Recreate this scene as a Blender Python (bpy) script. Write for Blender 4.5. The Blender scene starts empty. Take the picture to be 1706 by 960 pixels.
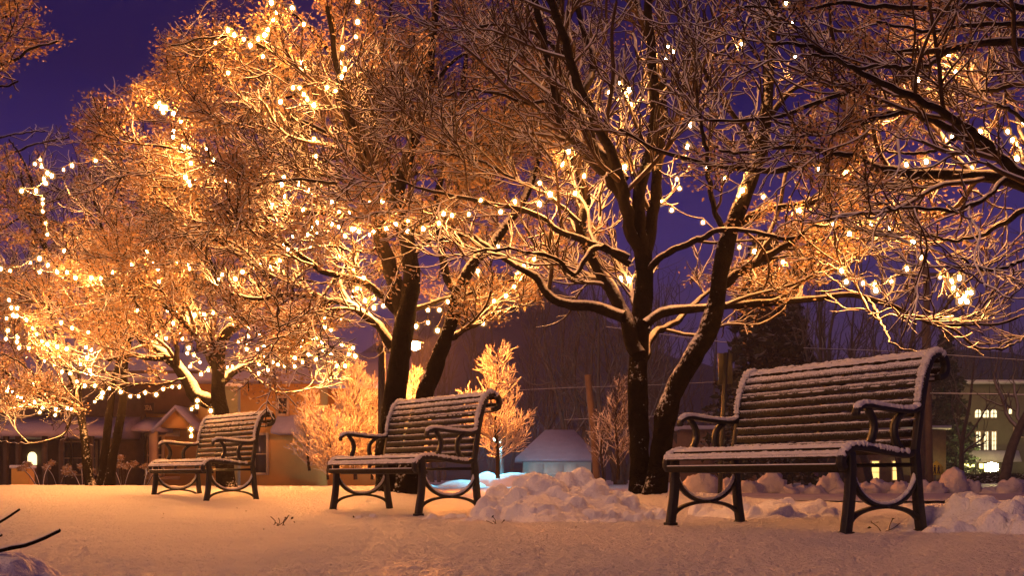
import bpy, math, random
import numpy as np
from mathutils import Vector

rng = np.random.default_rng(7)
random.seed(7)
C = bpy.context.scene.collection
F, CX, HY, CZ = 1939.0, 853.0, 795.0, 0.296      # focal length in photo pixels, centre column, horizon row, eye height


def P(px, py, Y):
    return np.array([(px - CX) / F * Y, Y, CZ + (HY - py) / F * Y])


# ------------------------------------------------------------------ noise
TAB = rng.random((256, 256))
TAB3 = rng.random((64, 64, 64))


def n2(x, y):
    xi = np.floor(x).astype(int); yi = np.floor(y).astype(int)
    fx = x - xi; fy = y - yi
    fx = fx * fx * (3 - 2 * fx); fy = fy * fy * (3 - 2 * fy)
    a = TAB[xi % 256, yi % 256]; b = TAB[(xi + 1) % 256, yi % 256]
    c = TAB[xi % 256, (yi + 1) % 256]; d = TAB[(xi + 1) % 256, (yi + 1) % 256]
    return (a * (1 - fx) + b * fx) * (1 - fy) + (c * (1 - fx) + d * fx) * fy - 0.5


def n3(p):
    i = np.floor(p).astype(int); f = p - i
    f = f * f * (3 - 2 * f)
    r = 0
    for dx in (0, 1):
        for dy in (0, 1):
            for dz in (0, 1):
                w = (f[..., 0] if dx else 1 - f[..., 0]) * (f[..., 1] if dy else 1 - f[..., 1]) * (f[..., 2] if dz else 1 - f[..., 2])
                r = r + w * TAB3[(i[..., 0] + dx) % 64, (i[..., 1] + dy) % 64, (i[..., 2] + dz) % 64]
    return r - 0.5


def sst(a, b, x):
    t = np.clip((x - a) / (b - a), 0, 1)
    return t * t * (3 - 2 * t)


# ------------------------------------------------------------------ materials
def newmat(name):
    m = bpy.data.materials.new(name); m.use_nodes = True
    nt = m.node_tree
    b = nt.nodes['Principled BSDF']
    return m, nt, b


def L(nt, a, b):
    nt.links.new(a, b)


def ramp(nt, stops):
    r = nt.nodes.new('ShaderNodeValToRGB')
    e = r.color_ramp.elements
    while len(e) < len(stops):
        e.new(0.5)
    for el, (p, c) in zip(e, stops):
        el.position = p; el.color = (*c, 1)
    return r


def noise(nt, scale, detail=4, rough=0.55):
    t = nt.nodes.new('ShaderNodeTexNoise')
    t.inputs['Scale'].default_value = scale; t.inputs['Detail'].default_value = detail; t.inputs['Roughness'].default_value = rough
    c = nt.nodes.new('ShaderNodeNewGeometry')
    L(nt, c.outputs['Position'], t.inputs['Vector'])
    return t


def bump(nt, b, h, strength, dist):
    n = nt.nodes.new('ShaderNodeBump')
    n.inputs['Strength'].default_value = strength; n.inputs['Distance'].default_value = dist
    L(nt, h, n.inputs['Height']); L(nt, n.outputs['Normal'], b.inputs['Normal'])


def mottled(name, c1, c2, scale=6, rough=0.8, bstr=0.3, bdist=0.01, metallic=0, bscale=None):
    m, nt, b = newmat(name)
    t = noise(nt, scale)
    r = ramp(nt, [(0.3, c1), (0.7, c2)])
    L(nt, t.outputs['Fac'], r.inputs[0]); L(nt, r.outputs[0], b.inputs['Base Color'])
    b.inputs['Roughness'].default_value = rough; b.inputs['Metallic'].default_value = metallic
    if bstr:
        t2 = noise(nt, bscale or scale * 4)
        bump(nt, b, t2.outputs['Fac'], bstr, bdist)
    return m


def snow_mat(name, c1=(.80, .80, .82), c2=(.86, .86, .88), s1=26, s2=120, bstr=.55, dirt=0.0, bd=.03):
    m, nt, b = newmat(name)
    t = noise(nt, 3.0, 6, .7)
    r = ramp(nt, [(.3, c1), (.65, c2)])
    L(nt, t.outputs['Fac'], r.inputs[0])
    out = r.outputs[0]
    if dirt:
        d = noise(nt, 9, 6, .75)
        mp = nt.nodes.new('ShaderNodeMapRange'); mp.inputs[1].default_value = .56; mp.inputs[2].default_value = .72; mp.inputs[4].default_value = dirt
        L(nt, d.outputs['Fac'], mp.inputs[0])
        mx = nt.nodes.new('ShaderNodeMix'); mx.data_type = 'RGBA'
        mx.inputs[7].default_value = (.30, .25, .2, 1)
        L(nt, mp.outputs[0], mx.inputs[0]); L(nt, out, mx.inputs[6]); out = mx.outputs[2]
    L(nt, out, b.inputs['Base Color'])
    b.inputs['Roughness'].default_value = .55
    b.inputs['Specular IOR Level'].default_value = .35
    a = noise(nt, s1, 5, .6); c = noise(nt, s2, 3, .6)
    ad = nt.nodes.new('ShaderNodeMath'); ad.operation = 'MULTIPLY_ADD'; ad.inputs[1].default_value = .35
    L(nt, c.outputs['Fac'], ad.inputs[0]); L(nt, a.outputs['Fac'], ad.inputs[2])
    bump(nt, b, ad.outputs[0], bstr, bd)
    return m


def snowy_mat(name, c1, c2, lo=.05, hi=.45, nscale=22, namp=.55, rough=.85, snowc=(.80, .80, .82), bstr=.6, bscale=45):
    """bark (or leaf) that carries snow wherever its surface faces up"""
    m, nt, b = newmat(name)
    t = noise(nt, bscale * .4, 5, .7)
    r = ramp(nt, [(.3, c1), (.7, c2)])
    L(nt, t.outputs['Fac'], r.inputs[0])
    g = nt.nodes.new('ShaderNodeNewGeometry')
    sp = nt.nodes.new('ShaderNodeSeparateXYZ'); L(nt, g.outputs['Normal'], sp.inputs[0])
    q = noise(nt, nscale, 5, .65)
    ma = nt.nodes.new('ShaderNodeMath'); ma.operation = 'MULTIPLY_ADD'
    ma.inputs[1].default_value = namp; L(nt, q.outputs['Fac'], ma.inputs[0]); L(nt, sp.outputs['Z'], ma.inputs[2])
    mp = nt.nodes.new('ShaderNodeMapRange'); mp.inputs[1].default_value = lo + namp * .5; mp.inputs[2].default_value = hi + namp * .5
    L(nt, ma.outputs[0], mp.inputs[0])
    mx = nt.nodes.new('ShaderNodeMix'); mx.data_type = 'RGBA'
    mx.inputs[7].default_value = (*snowc, 1)
    L(nt, mp.outputs[0], mx.inputs[0]); L(nt, r.outputs[0], mx.inputs[6])
    L(nt, mx.outputs[2], b.inputs['Base Color'])
    b.inputs['Roughness'].default_value = rough
    b.inputs['Specular IOR Level'].default_value = .03
    if bstr:
        t2 = noise(nt, bscale, 5, .7)
        bump(nt, b, t2.outputs['Fac'], bstr, .04)
    return m


def emit(name, col, s, base=(.8, .8, .8)):
    m, nt, b = newmat(name)
    b.inputs['Base Color'].default_value = (*base, 1)
    b.inputs['Emission Color'].default_value = (*col, 1)
    b.inputs['Emission Strength'].default_value = s
    return m


HAZE, SUN, EXPO = .0017, 1.15, .2
BULB = 900.0
WARM = (1.0, .37, .085)
M = {}
M['snow'] = snow_mat('fresh_snow', s1=34, s2=110, bstr=.9)
M['groundsnow'] = snow_mat('park_snow', (.80, .78, .88), (.87, .85, .93), s1=30, s2=95, bstr=1.0, bd=.10)
M['pile'] = snow_mat('ploughed_snow', s1=18, s2=70, bstr=.9, dirt=.3)
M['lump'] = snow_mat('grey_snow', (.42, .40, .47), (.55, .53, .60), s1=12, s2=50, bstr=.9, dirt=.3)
M['road'] = mottled('packed_road_snow', (.26, .26, .34), (.40, .40, .48), 1.6, .7, .5, .03, bscale=14)
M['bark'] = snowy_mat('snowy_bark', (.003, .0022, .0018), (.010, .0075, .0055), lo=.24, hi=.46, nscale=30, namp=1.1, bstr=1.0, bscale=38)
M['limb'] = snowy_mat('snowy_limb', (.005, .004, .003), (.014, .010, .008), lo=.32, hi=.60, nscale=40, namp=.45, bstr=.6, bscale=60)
M['twig'] = snowy_mat('snowy_twig', (.025, .016, .011), (.055, .035, .024), lo=-.03, hi=.30, nscale=60, namp=.3, bstr=0)
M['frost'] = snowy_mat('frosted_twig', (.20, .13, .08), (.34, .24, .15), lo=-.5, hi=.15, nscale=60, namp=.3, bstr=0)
M['leaf'] = snowy_mat('dry_leaf', (.26, .15, .08), (.54, .37, .21), lo=.34, hi=.74, nscale=30, namp=.5, bstr=0, snowc=(.75, .72, .68), bscale=14)
M['farbark'] = mottled('dark_far_bark', (.025, .02, .018), (.06, .048, .042), 8, .9, 0)
M['fartwig'] = snowy_mat('far_snowy_twig', (.05, .04, .035), (.09, .07, .06), lo=.1, hi=.7, nscale=20, namp=.3, bstr=0, snowc=(.22, .22, .24))
M['needle'] = snowy_mat('dark_needles', (.006, .010, .007), (.014, .02, .013), lo=.5, hi=1.0, nscale=10, namp=.6, bstr=0, snowc=(.2, .2, .22))
M['iron'] = mottled('black_painted_iron', (.004, .0048, .0044), (.008, .009, .008), 18, .5, .15, .004)
M['slat'] = snowy_mat('painted_slat', (.022, .020, .014), (.05, .042, .026), lo=.26, hi=.60, nscale=150, namp=1.0, bstr=.25, bscale=120, rough=.5)
M['cable'] = mottled('dark_cable', (.05, .04, .03), (.08, .06, .04), 30, .6, 0)
M['socket'] = mottled('dark_socket', (.02, .03, .02), (.03, .04, .03), 30, .5, 0)
M['bulb'] = emit('lit_bulb', WARM, BULB)
gm, gnt, gb = newmat('bulb_glow_halo')  # painted halo: see-through golden emission imitating the glow round each bulb
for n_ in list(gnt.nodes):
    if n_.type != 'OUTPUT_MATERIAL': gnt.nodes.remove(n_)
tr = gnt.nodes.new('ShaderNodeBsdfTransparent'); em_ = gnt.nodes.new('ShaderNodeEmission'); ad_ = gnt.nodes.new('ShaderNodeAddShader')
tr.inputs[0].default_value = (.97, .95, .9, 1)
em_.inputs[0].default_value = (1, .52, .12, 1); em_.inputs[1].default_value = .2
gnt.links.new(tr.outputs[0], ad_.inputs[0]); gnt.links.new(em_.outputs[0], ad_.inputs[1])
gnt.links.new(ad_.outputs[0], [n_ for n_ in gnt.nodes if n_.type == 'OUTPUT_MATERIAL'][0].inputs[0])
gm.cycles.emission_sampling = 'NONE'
M['halo'] = gm
M['ochre'] = mottled('ochre_siding', (.66, .36, .07), (.72, .42, .09), 3, .8, .2, .02)
M['brownwall'] = mottled('brown_board_wall', (.10, .06, .03), (.15, .085, .045), 4, .85, .3, .02)
M['trim'] = mottled('pale_trim', (.50, .38, .22), (.58, .45, .28), 6, .7, .1, .01)
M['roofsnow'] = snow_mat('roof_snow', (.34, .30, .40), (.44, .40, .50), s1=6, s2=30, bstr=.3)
M['darkwood'] = mottled('dark_wood', (.03, .02, .014), (.06, .04, .028), 7, .8, .2, .01)
M['green'] = mottled('grey_green_paint', (.13, .15, .09), (.18, .20, .12), 7, .7, .2, .01)
M['cream'] = mottled('cream_wall', (.085, .08, .05), (.12, .115, .075), 3, .8, .2, .02)
M['brick'] = mottled('brown_brick', (.12, .065, .03), (.19, .10, .05), 5, .85, .4, .02)
M['white'] = mottled('white_siding', (.62, .66, .60), (.70, .74, .68), 5, .7, .2, .02)
M['steel'] = mottled('grey_steel', (.10, .10, .10), (.16, .16, .15), 9, .5, .1, .01, metallic=.6)
M['wood'] = mottled('weathered_pole', (.07, .045, .03), (.12, .08, .05), 6, .85, .4, .02)
M['yellow'] = mottled('yellow_sign', (.80, .62, .04), (.85, .68, .05), 5, .5, 0)
M['black'] = mottled('black_ink', (.01, .01, .01), (.02, .02, .02), 5, .5, 0)
M['signback'] = mottled('sign_back', (.42, .24, .16), (.50, .30, .20), 5, .5, 0)
M['hill'] = mottled('wooded_hill', (.008, .011, .045), (.018, .023, .085), .35, .95, .6, .6, bscale=.8)
M['hedge'] = snowy_mat('dark_hedge', (.012, .018, .010), (.03, .035, .02), lo=.5, hi=.95, nscale=6, namp=.5, bstr=0)
gm, gnt, gb = newmat('dark_glass')
gb.inputs['Base Color'].default_value = (.03, .03, .032, 1); gb.inputs['Roughness'].default_value = .03
M['glass'] = gm
M['lit_warm'] = emit('lit_window', (1, .62, .16), 1.5)
M['lit_pale'] = emit('pale_lit_window', (1, .88, .5), 1.6)
M['porchlit'] = emit('lit_porch', (1, .78, .22), 4)
M['flood'] = emit('floodlight', (1, .80, .26), 420)
M['sodium'] = emit('sodium_lamp', (1, .26, .035), 5600)
M['cyan'] = emit('cool_lamp', (.13, .72, 1.0), 2600)
M['archlit'] = emit('lit_arch', (1, .80, .35), 2.2)


# ------------------------------------------------------------------ mesh helpers
def link(o):
    C.objects.link(o); return o


def tag(o, label=None, cat=None, group=None, kind=None):
    if label: o['label'] = label
    if cat: o['category'] = cat
    if group: o['group'] = group
    if kind: o['kind'] = kind
    return o


def root(name, loc, label, cat, group=None, rz=0):
    o = link(bpy.data.objects.new(name, None))
    o.location = loc; o.rotation_euler = (0, 0, rz); o.empty_display_size = .2
    return tag(o, label, cat, group)


def origin(o):
    v = np.zeros(3)
    while o is not None:
        v = v + np.array(o.location); o = o.parent
    return v


def mesh_np(name, V, faces_list, mat, parent=None, smooth=False, local=False):
    """faces_list: list of (n,k) index arrays"""
    me = bpy.data.meshes.new(name)
    V = np.asarray(V, dtype=np.float64)
    if parent is not None and not local:
        V = V - origin(parent)
    me.vertices.add(len(V)); me.vertices.foreach_set('co', V.ravel())
    starts, tot, loops = [], [], []
    off = 0
    for f in faces_list:
        f = np.asarray(f, dtype=np.int32)
        if len(f) == 0: continue
        n, k = f.shape
        starts.append(off + np.arange(n) * k); tot.append(np.full(n, k)); loops.append(f.ravel()); off += n * k
    starts = np.concatenate(starts).astype(np.int32); tot = np.concatenate(tot).astype(np.int32); loops = np.concatenate(loops)
    me.loops.add(len(loops)); me.loops.foreach_set('vertex_index', loops)
    me.polygons.add(len(starts)); me.polygons.foreach_set('loop_start', starts); me.polygons.foreach_set('loop_total', tot)
    if smooth:
        me.polygons.foreach_set('use_smooth', np.ones(len(starts), dtype=bool))
    me.update(calc_edges=True)
    me.materials.append(mat)
    o = link(bpy.data.objects.new(name, me))
    if parent is not None: o.parent = parent
    return o


def tubes(pts, rad, sides):
    """pts (N,K,3) rad (N,K) -> verts, quads (open tubes with pointed look from small end radius)"""
    N, K, _ = pts.shape
    T = np.empty_like(pts)
    T[:, 1:-1] = pts[:, 2:] - pts[:, :-2]; T[:, 0] = pts[:, 1] - pts[:, 0]; T[:, -1] = pts[:, -1] - pts[:, -2]
    T /= np.linalg.norm(T, axis=2, keepdims=True) + 1e-9
    main = np.abs(T[:, K // 2])
    ref = np.zeros((N, 3)); ref[np.arange(N), np.argmin(main, axis=1)] = 1
    A = np.cross(T, ref[:, None, :]); A /= np.linalg.norm(A, axis=2, keepdims=True) + 1e-9
    B = np.cross(T, A)
    a = np.arange(sides) * 2 * math.pi / sides
    ring = A[:, :, None, :] * np.cos(a)[None, None, :, None] + B[:, :, None, :] * np.sin(a)[None, None, :, None]
    V = pts[:, :, None, :] + ring * rad[:, :, None, None]
    idx = np.arange(N * K * sides).reshape(N, K, sides)
    q = np.stack([idx[:, :-1, :], np.roll(idx, -1, axis=2)[:, :-1, :], np.roll(idx, -1, axis=2)[:, 1:, :], idx[:, 1:, :]], axis=-1)
    return V.reshape(-1, 3), q.reshape(-1, 4), idx


class MB:
    def __init__(s):
        s.v = []; s.f = []; s.n = 0

    def add(s, V, faces):
        V = np.asarray(V, float)
        s.v.append(V)
        by = {}
        for f in faces: by.setdefault(len(f), []).append([i + s.n for i in f])
        for k in by: s.f.append(np.array(by[k]))
        s.n += len(V); return s

    def box(s, lo, hi):
        (a, b, c), (d, e, f) = lo, hi
        V = [(a, b, c), (d, b, c), (d, e, c), (a, e, c), (a, b, f), (d, b, f), (d, e, f), (a, e, f)]
        return s.add(V, [(0, 3, 2, 1), (4, 5, 6, 7), (0, 1, 5, 4), (1, 2, 6, 5), (2, 3, 7, 6), (3, 0, 4, 7)])

    def prism(s, prof, y0, y1, axis=1):
        """polygon in the other two axes extruded along axis"""
        n = len(prof)
        def mk(p, y):
            if axis == 1: return (p[0], y, p[1])
            if axis == 0: return (y, p[0], p[1])
            return (p[0], p[1], y)
        V = [mk(p, y0) for p in prof] + [mk(p, y1) for p in prof]
        fs = [tuple(range(n)), tuple(range(2 * n - 1, n - 1, -1))]
        for i in range(n):
            j = (i + 1) % n
            fs.append((j, i, n + i, n + j))
        return s.add(V, fs)

    def tube(s, pts, r, sides=8, caps=True):
        pts = np.asarray(pts, float)
        r = np.full(len(pts), r) if np.isscalar(r) else np.asarray(r, float)
        V, q, idx = tubes(pts[None], r[None], sides)
        fs = [tuple(f) for f in q]
        if caps:
            fs.append(tuple(idx[0, 0][::-1])); fs.append(tuple(idx[0, -1]))
        return s.add(V, fs)

    def ribbon(s, path, width, thick, u0, bev=0):
        """flat bar: path in (v,z), swept; width along u centred on u0"""
        p = np.asarray(path, float)
        T = np.gradient(p, axis=0); T /= np.linalg.norm(T, axis=1, keepdims=True)
        N = np.stack([-T[:, 1], T[:, 0]], 1)
        th = np.full(len(p), thick) if np.isscalar(thick) else np.asarray(thick)
        K = len(p); V = []
        for i in range(K):
            a = p[i] + N[i] * th[i] / 2; b = p[i] - N[i] * th[i] / 2
            V += [(u0 - width / 2, *a), (u0 + width / 2, *a), (u0 + width / 2, *b), (u0 - width / 2, *b)]
        fs = []
        for i in range(K - 1):
            for j in range(4):
                k = (j + 1) % 4
                fs.append((i * 4 + j, i * 4 + k, i * 4 + 4 + k, i * 4 + 4 + j))
        fs += [(3, 2, 1, 0), tuple(range(4 * K - 4, 4 * K))]
        return s.add(V, fs)

    def build(s, name, mat, parent=None, smooth=False, local=False, bevel=0):
        o = mesh_np(name, np.concatenate(s.v), s.f, mat, parent, smooth, local)
        if bevel:
            b = o.modifiers.new('bevel', 'BEVEL'); b.width = bevel; b.segments = 2; b.limit_method = 'ANGLE'
        return o


def spline(pts, n):
    """Catmull-Rom through points, resampled evenly to n"""
    p = np.asarray(pts, float)
    if len(p) == 2:
        return p[0] + (p[1] - p[0]) * np.linspace(0, 1, n)[:, None]
    q = np.vstack([2 * p[0] - p[1], p, 2 * p[-1] - p[-2]])
    out = []
    for i in range(1, len(q) - 2):
        t = np.linspace(0, 1, 12, endpoint=False)[:, None]
        a, b, c, d = q[i - 1], q[i], q[i + 1], q[i + 2]
        out.append(.5 * (2 * b + (c - a) * t + (2 * a - 5 * b + 4 * c - d) * t ** 2 + (3 * b - a - 3 * c + d) * t ** 3))
    out = np.vstack(out + [p[-1:]])
    s = np.concatenate([[0], np.cumsum(np.linalg.norm(np.diff(out, axis=0), axis=1))])
    u = np.linspace(0, s[-1], n)
    return np.stack([np.interp(u, s, out[:, k]) for k in range(out.shape[1])], 1)


# ------------------------------------------------------------------ ground
def ground_z(x, y):
    left = 1 - sst(-1.5, -.55, x + (y - 13) * .0)
    z = .165 * sst(9.5, 15.5, y) * left * (1 - sst(17, 20, y))
    z = z + .13 * np.exp(-(((x - 1.35) / 1.0) ** 2 + ((y - 11.2) / 1.3) ** 2))
    z = z + .05 * np.exp(-(((x + 1.2) / .8) ** 2 + ((y - 13) / 1.0) ** 2))
    z = z + .03 * sst(6.3, 8, y) * (1 - sst(11, 12.2, y)) * sst(1.0, 2, x) * (1 + n2(x * 2.2, y * 2.2))
    near = 1 - sst(11, 30, y)
    z = z + near * (.030 * n2(x * .7 + 3, y * .7) + .012 * n2(x * 2.1, y * 2.1 + 9))
    bump_ = sst(5.5, 9, y)
    z = z + near * (.006 + .014 * bump_) * n2(x * 5.2 + 7, y * 5.2) + near * .007 * n2(x * 13, y * 13) + near * .011 * n2(x * 27, y * 27) + near * .009 * n2(x * 60, y * 60)
    # the street behind runs level and packed
    z = np.where((y > 12.2) & (x > 1.6), z * .3 - .004, z)
    return z


def build_ground():
    u = np.concatenate([np.linspace(-4, -.6, 60, endpoint=False), np.linspace(-.6, .6, 620, endpoint=False), np.linspace(.6, 4, 60)])
    y = np.concatenate([np.linspace(-6, 1.6, 24, endpoint=False), np.geomspace(1.6, 30, 500, endpoint=False), np.geomspace(30, 420, 60)])
    U, Y = np.meshgrid(u, y)
    W = np.maximum(np.abs(Y), 1.6) + np.where(Y < 1.6, 0, 0)
    X = U * W
    Z = ground_z(X, Y)
    V = np.stack([X, Y, Z], -1).reshape(-1, 3)
    r, c = X.shape
    i = np.arange(r * c).reshape(r, c)
    q = np.stack([i[:-1, :-1], i[:-1, 1:], i[1:, 1:], i[1:, :-1]], -1).reshape(-1, 4)
    o = mesh_np('snow_ground', V, [q], M['groundsnow'], smooth=True)
    tag(o, 'snow covered park ground with fine frosted ripples', 'ground', kind='structure')


build_ground()
# packed street behind the trees, on the right
mb = MB(); xs = np.linspace(2.0, 60, 80); ys = np.linspace(12.9, 18.6, 24)
X, Y = np.meshgrid(xs, ys)
X = X - 1.0 * np.exp(-(Y - 16) ** 2 / 6)
V = np.stack([X, Y, .03 + .02 * n2(X * 2, Y * 2)], -1).reshape(-1, 3)
i = np.arange(X.size).reshape(X.shape)
o = mesh_np('street', V, [np.stack([i[:-1, :-1], i[:-1, 1:], i[1:, 1:], i[1:, :-1]], -1).reshape(-1, 4)], M['road'], smooth=True)
tag(o, 'street under packed purple snow behind the nearest bench', 'street', kind='structure')

# hill
xs = np.linspace(-260, 260, 120); ys = np.linspace(95, 230, 40)
X, Y = np.meshgrid(xs, ys)
H = 21 * np.exp(-((X + 2) / 22) ** 2) + 14 * np.exp(-((X - 60) / 45) ** 2) + 8 * np.exp(-((X + 80) / 60) ** 2) + 5
Z = H * np.exp(-((Y - 165) / 38) ** 2) + 1.6 * n2(X * .12, Y * .12) + .8 * n2(X * .4, Y * .4) - 1.2
V = np.stack([X, Y, Z], -1).reshape(-1, 3); i = np.arange(X.size).reshape(X.shape)
o = mesh_np('hill', V, [np.stack([i[:-1, :-1], i[:-1, 1:], i[1:, 1:], i[1:, :-1]], -1).reshape(-1, 4)], M['hill'], smooth=True)
tag(o, 'dark wooded hill rising behind the town', 'hill', kind='structure')


# ------------------------------------------------------------------ snow piles
def pile(name, label, cx, cy, rx, ry, lumps, base, res=.016, rz=0., mat='pile', seed=0):
    g = np.random.default_rng(seed)
    xs = np.arange(cx - rx, cx + rx, res); ys = np.arange(cy - ry, cy + ry, res)
    X, Y = np.meshgrid(xs, ys)
    Z = np.full(X.shape, -.05)
    R = np.sqrt(((X - cx) / rx) ** 2 + ((Y - cy) / ry) ** 2)
    wob = 1 + .28 * n2(X * 1.7 + seed, Y * 1.7) * 2
    Z = base * (1 - sst(.15, .98, R * wob)) - .04 * sst(.85, 1, R)
    for (lx, ly, lr, lh) in lumps:
        wx = X + .16 * lr * n2(X / lr * 1.3, Y / lr * 1.3) * 4; wy = Y + .16 * lr * n2(X / lr * 1.3 + 40, Y / lr * 1.3) * 4
        d2 = ((wx - lx) / lr) ** 2 + ((wy - ly) / (lr * 1.25)) ** 2
        top = lh; foot = max(-.05, lh - 1.5 * lr)
        cap = np.where(d2 < 1, foot + (top - foot) * np.clip(1 - d2, 0, 1) ** .62, -.05)
        # loose skirt so that tall chunks sit in a heap instead of standing like pegs
        sk = foot * np.exp(-np.clip(d2 - .5, 0, None) * .55)
        k = .010
        Z = k * np.logaddexp(Z / k, np.maximum(cap, sk - .0) / k)
    Z = Z + .022 * n2(X * 9, Y * 9) + .016 * n2(X * 19, Y * 19) + .010 * n2(X * 38, Y * 38) + .03 * n2(X * 3.7, Y * 3.7) * (1 - R).clip(0, 1)
    edge = sst(.93, 1, np.maximum(np.abs(X - cx) / rx, np.abs(Y - cy) / ry))
    gz = ground_z(X, Y)
    Z = np.maximum(Z, -.05) + gz - .03 - .06 * edge
    V = np.stack([X, Y, Z], -1).reshape(-1, 3); i = np.arange(X.size).reshape(X.shape)
    o = mesh_np(name, V, [np.stack([i[:-1, :-1], i[:-1, 1:], i[1:, 1:], i[1:, :-1]], -1).reshape(-1, 4)], M[mat], smooth=True)
    return tag(o, label, 'snow pile', 'ploughed snow piles')


def lump_px(px, py_top, Y, rpx):
    """lump whose crest shows at (px, py_top)"""
    x = (px - CX) / F * Y; r = rpx / F * Y
    return (x, Y, r, max(.03, CZ + (HY - py_top) / F * Y + .03))


def bank(name, label, prof, Yc, Yf, Yb, n, rr, seed, res=.014, extra=(), drop=9):
    """ploughed bank: a ridge line, a slope to the front, broken chunks tumbled over it"""
    g = np.random.default_rng(seed)
    px = np.array([(p[0] - CX) / F * Yc for p in prof]); pz = np.array([max(0, CZ + (HY - p[1] - drop) / F * Yc) for p in prof])
    xs = np.arange(px[0] - .12, px[-1] + .12, res); ys = np.arange(Yf - .1, Yb + .1, res)
    X, Y = np.meshgrid(xs, ys)
    wx = X + .10 * n2(X * 2.2 + seed, Y * 2.2); wy = Y + .16 * n2(X * 1.8, Y * 1.8 + seed)
    H = np.interp(wx, px, pz, left=0, right=0)
    yf = Yc - (Yc - Yf) * np.clip(H / pz.max(), .25, 1)
    gy = np.where(wy < Yc, np.clip((wy - yf) / (Yc - yf), 0, 1) ** .8, 1 - sst(Yc + .1, Yb, wy))
    Z = H * gy
    ch = list(extra)
    for k in range(n):
        x = g.uniform(px[0], px[-1]); h = np.interp(x, px, pz)
        y = g.uniform(Yc - (Yc - Yf) * max(.3, h / pz.max()), Yc + .25)
        ch.append((x, y, g.uniform(*rr) * (1 if g.random() < .75 else 1.7)))
    for (lx, ly, r) in ch:
        ii = np.argmin((xs - lx) ** 2); jj = np.argmin((ys - ly) ** 2)
        z0 = Z[jj, ii]
        qx = X + .30 * r * n2(X / r * 1.4 + lx * 9, Y / r * 1.4) * 2; qy = Y + .30 * r * n2(X / r * 1.4, Y / r * 1.4 + ly * 9) * 2
        d2 = ((qx - lx) / r) ** 2 + ((qy - ly) / r) ** 2
        cap = z0 - .48 * r + 1.0 * r * np.sqrt(np.clip(1 - d2, 0, 1)) ** 1.1
        Z = np.where(d2 < 1, np.maximum(Z, cap), Z)
    Z = Z + (.030 * n2(X * 8, Y * 8) + .026 * n2(X * 17, Y * 17) + .016 * n2(X * 36, Y * 36)) * sst(.0, .06, Z)
    edge = sst(0, .1, np.minimum(np.minimum(X - xs[0], xs[-1] - X), np.minimum(Y - ys[0], ys[-1] - Y)))
    Z = Z + ground_z(X, Y) - .012 - .05 * (1 - edge)
    V = np.stack([X, Y, Z], -1).reshape(-1, 3); i = np.arange(X.size).reshape(X.shape)
    o = mesh_np(name, V, [np.stack([i[:-1, :-1], i[:-1, 1:], i[1:, 1:], i[1:, :-1]], -1).reshape(-1, 4)], M['pile'], smooth=True)
    return tag(o, label, 'snow pile', 'ploughed snow piles')


def at(px, Y): return (px - CX) / F * Y


bank('snow_pile', 'tall lumpy snow pile between the middle bench and the twin trunked tree',
     [(715, 868), (750, 858), (785, 846), (800, 828), (815, 806), (840, 810), (858, 798), (880, 788), (905, 784), (930, 787), (955, 788), (980, 796), (1010, 800), (1045, 812), (1085, 832), (1115, 850)], 8.5, 7.35, 9.5, 90, (.022, .075), 21,
     extra=[(at(815, 9.0), 9.0, .13), (at(905, 8.35), 8.35, .17), (at(870, 8.2), 8.2, .12), (at(955, 8.5), 8.5, .14), (at(985, 8.3), 8.3, .10), (at(862, 7.9), 7.9, .09), (at(910, 7.7), 7.7, .07), (at(795, 8.0), 8.0, .10), (at(770, 7.7), 7.7, .06), (at(1040, 8.4), 8.4, .10)], drop=16)
bank('snow_pile', 'sloping snow pile covering the back foot of the nearest bench',
     [(1470, 896), (1505, 886), (1540, 866), (1570, 846), (1600, 828), (1622, 815), (1645, 824), (1690, 828), (1740, 822), (1800, 840), (1850, 880)], 6.35, 5.65, 7.0, 50, (.022, .065), 22,
     extra=[(at(1655, 6.0), 6.0, .12), (at(1600, 6.0), 6.0, .12), (at(1560, 5.95), 5.95, .09), (at(1655, 5.75), 5.75, .06), (at(1505, 5.8), 5.8, .07), (at(1690, 6.1), 6.1, .12)])
bank('snow_pile', 'low broken snow pile seen under the seat of the nearest bench',
     [(1170, 852), (1200, 842), (1240, 840), (1275, 834), (1300, 836), (1340, 838), (1352, 832), (1365, 846), (1385, 860), (1400, 872)], 8.4, 7.6, 9.2, 34, (.018, .06), 23,
     extra=[(at(1290, 7.9), 7.9, .10), (at(1325, 7.9), 7.9, .08), (at(1262, 8.0), 8.0, .08)])
ls = [lump_px(*a) for a in [(0, 938, 2.75, 120), (-80, 922, 2.7, 150), (75, 954, 2.8, 70)]]
pile('snow_pile', 'shaded bluish snow mound at the lower left corner below the twigs', -1.26, 2.72, .50, .3, ls, .02, seed=4, res=.008)

for k, (px, py, Y, r) in enumerate([(622, 862, 8.6, 9), (598, 864, 8.4, 6)]):
    p = P(px, py, Y); rr = r / F * Y
    u = np.linspace(0, math.pi, 9)[:, None]; a = np.linspace(0, 2 * math.pi, 14, endpoint=False)[None]
    S = np.stack([np.sin(u) * np.cos(a), np.sin(u) * np.sin(a), np.cos(u) * np.ones_like(a) * .7], -1)
    S = S * (1 + .35 * n3(S * 1.8 + k * 9)[..., None]) * rr
    V = S.reshape(-1, 3) + [p[0], Y, ground_z(np.array(p[0]), np.array(Y)) + rr * .3]
    i = np.arange(9 * 14).reshape(9, 14); j = np.roll(i, -1, 1)
    o = mesh_np('snow_clod', V, [np.stack([i[:-1], i[1:], j[1:], j[:-1]], -1).reshape(-1, 4)], M['pile'], smooth=True)
    tag(o, ['larger snow clod lying in front of the middle bench', 'smaller snow clod lying left of its neighbour before the middle bench'][k], 'snow clod', 'snow clods on the ground')

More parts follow.
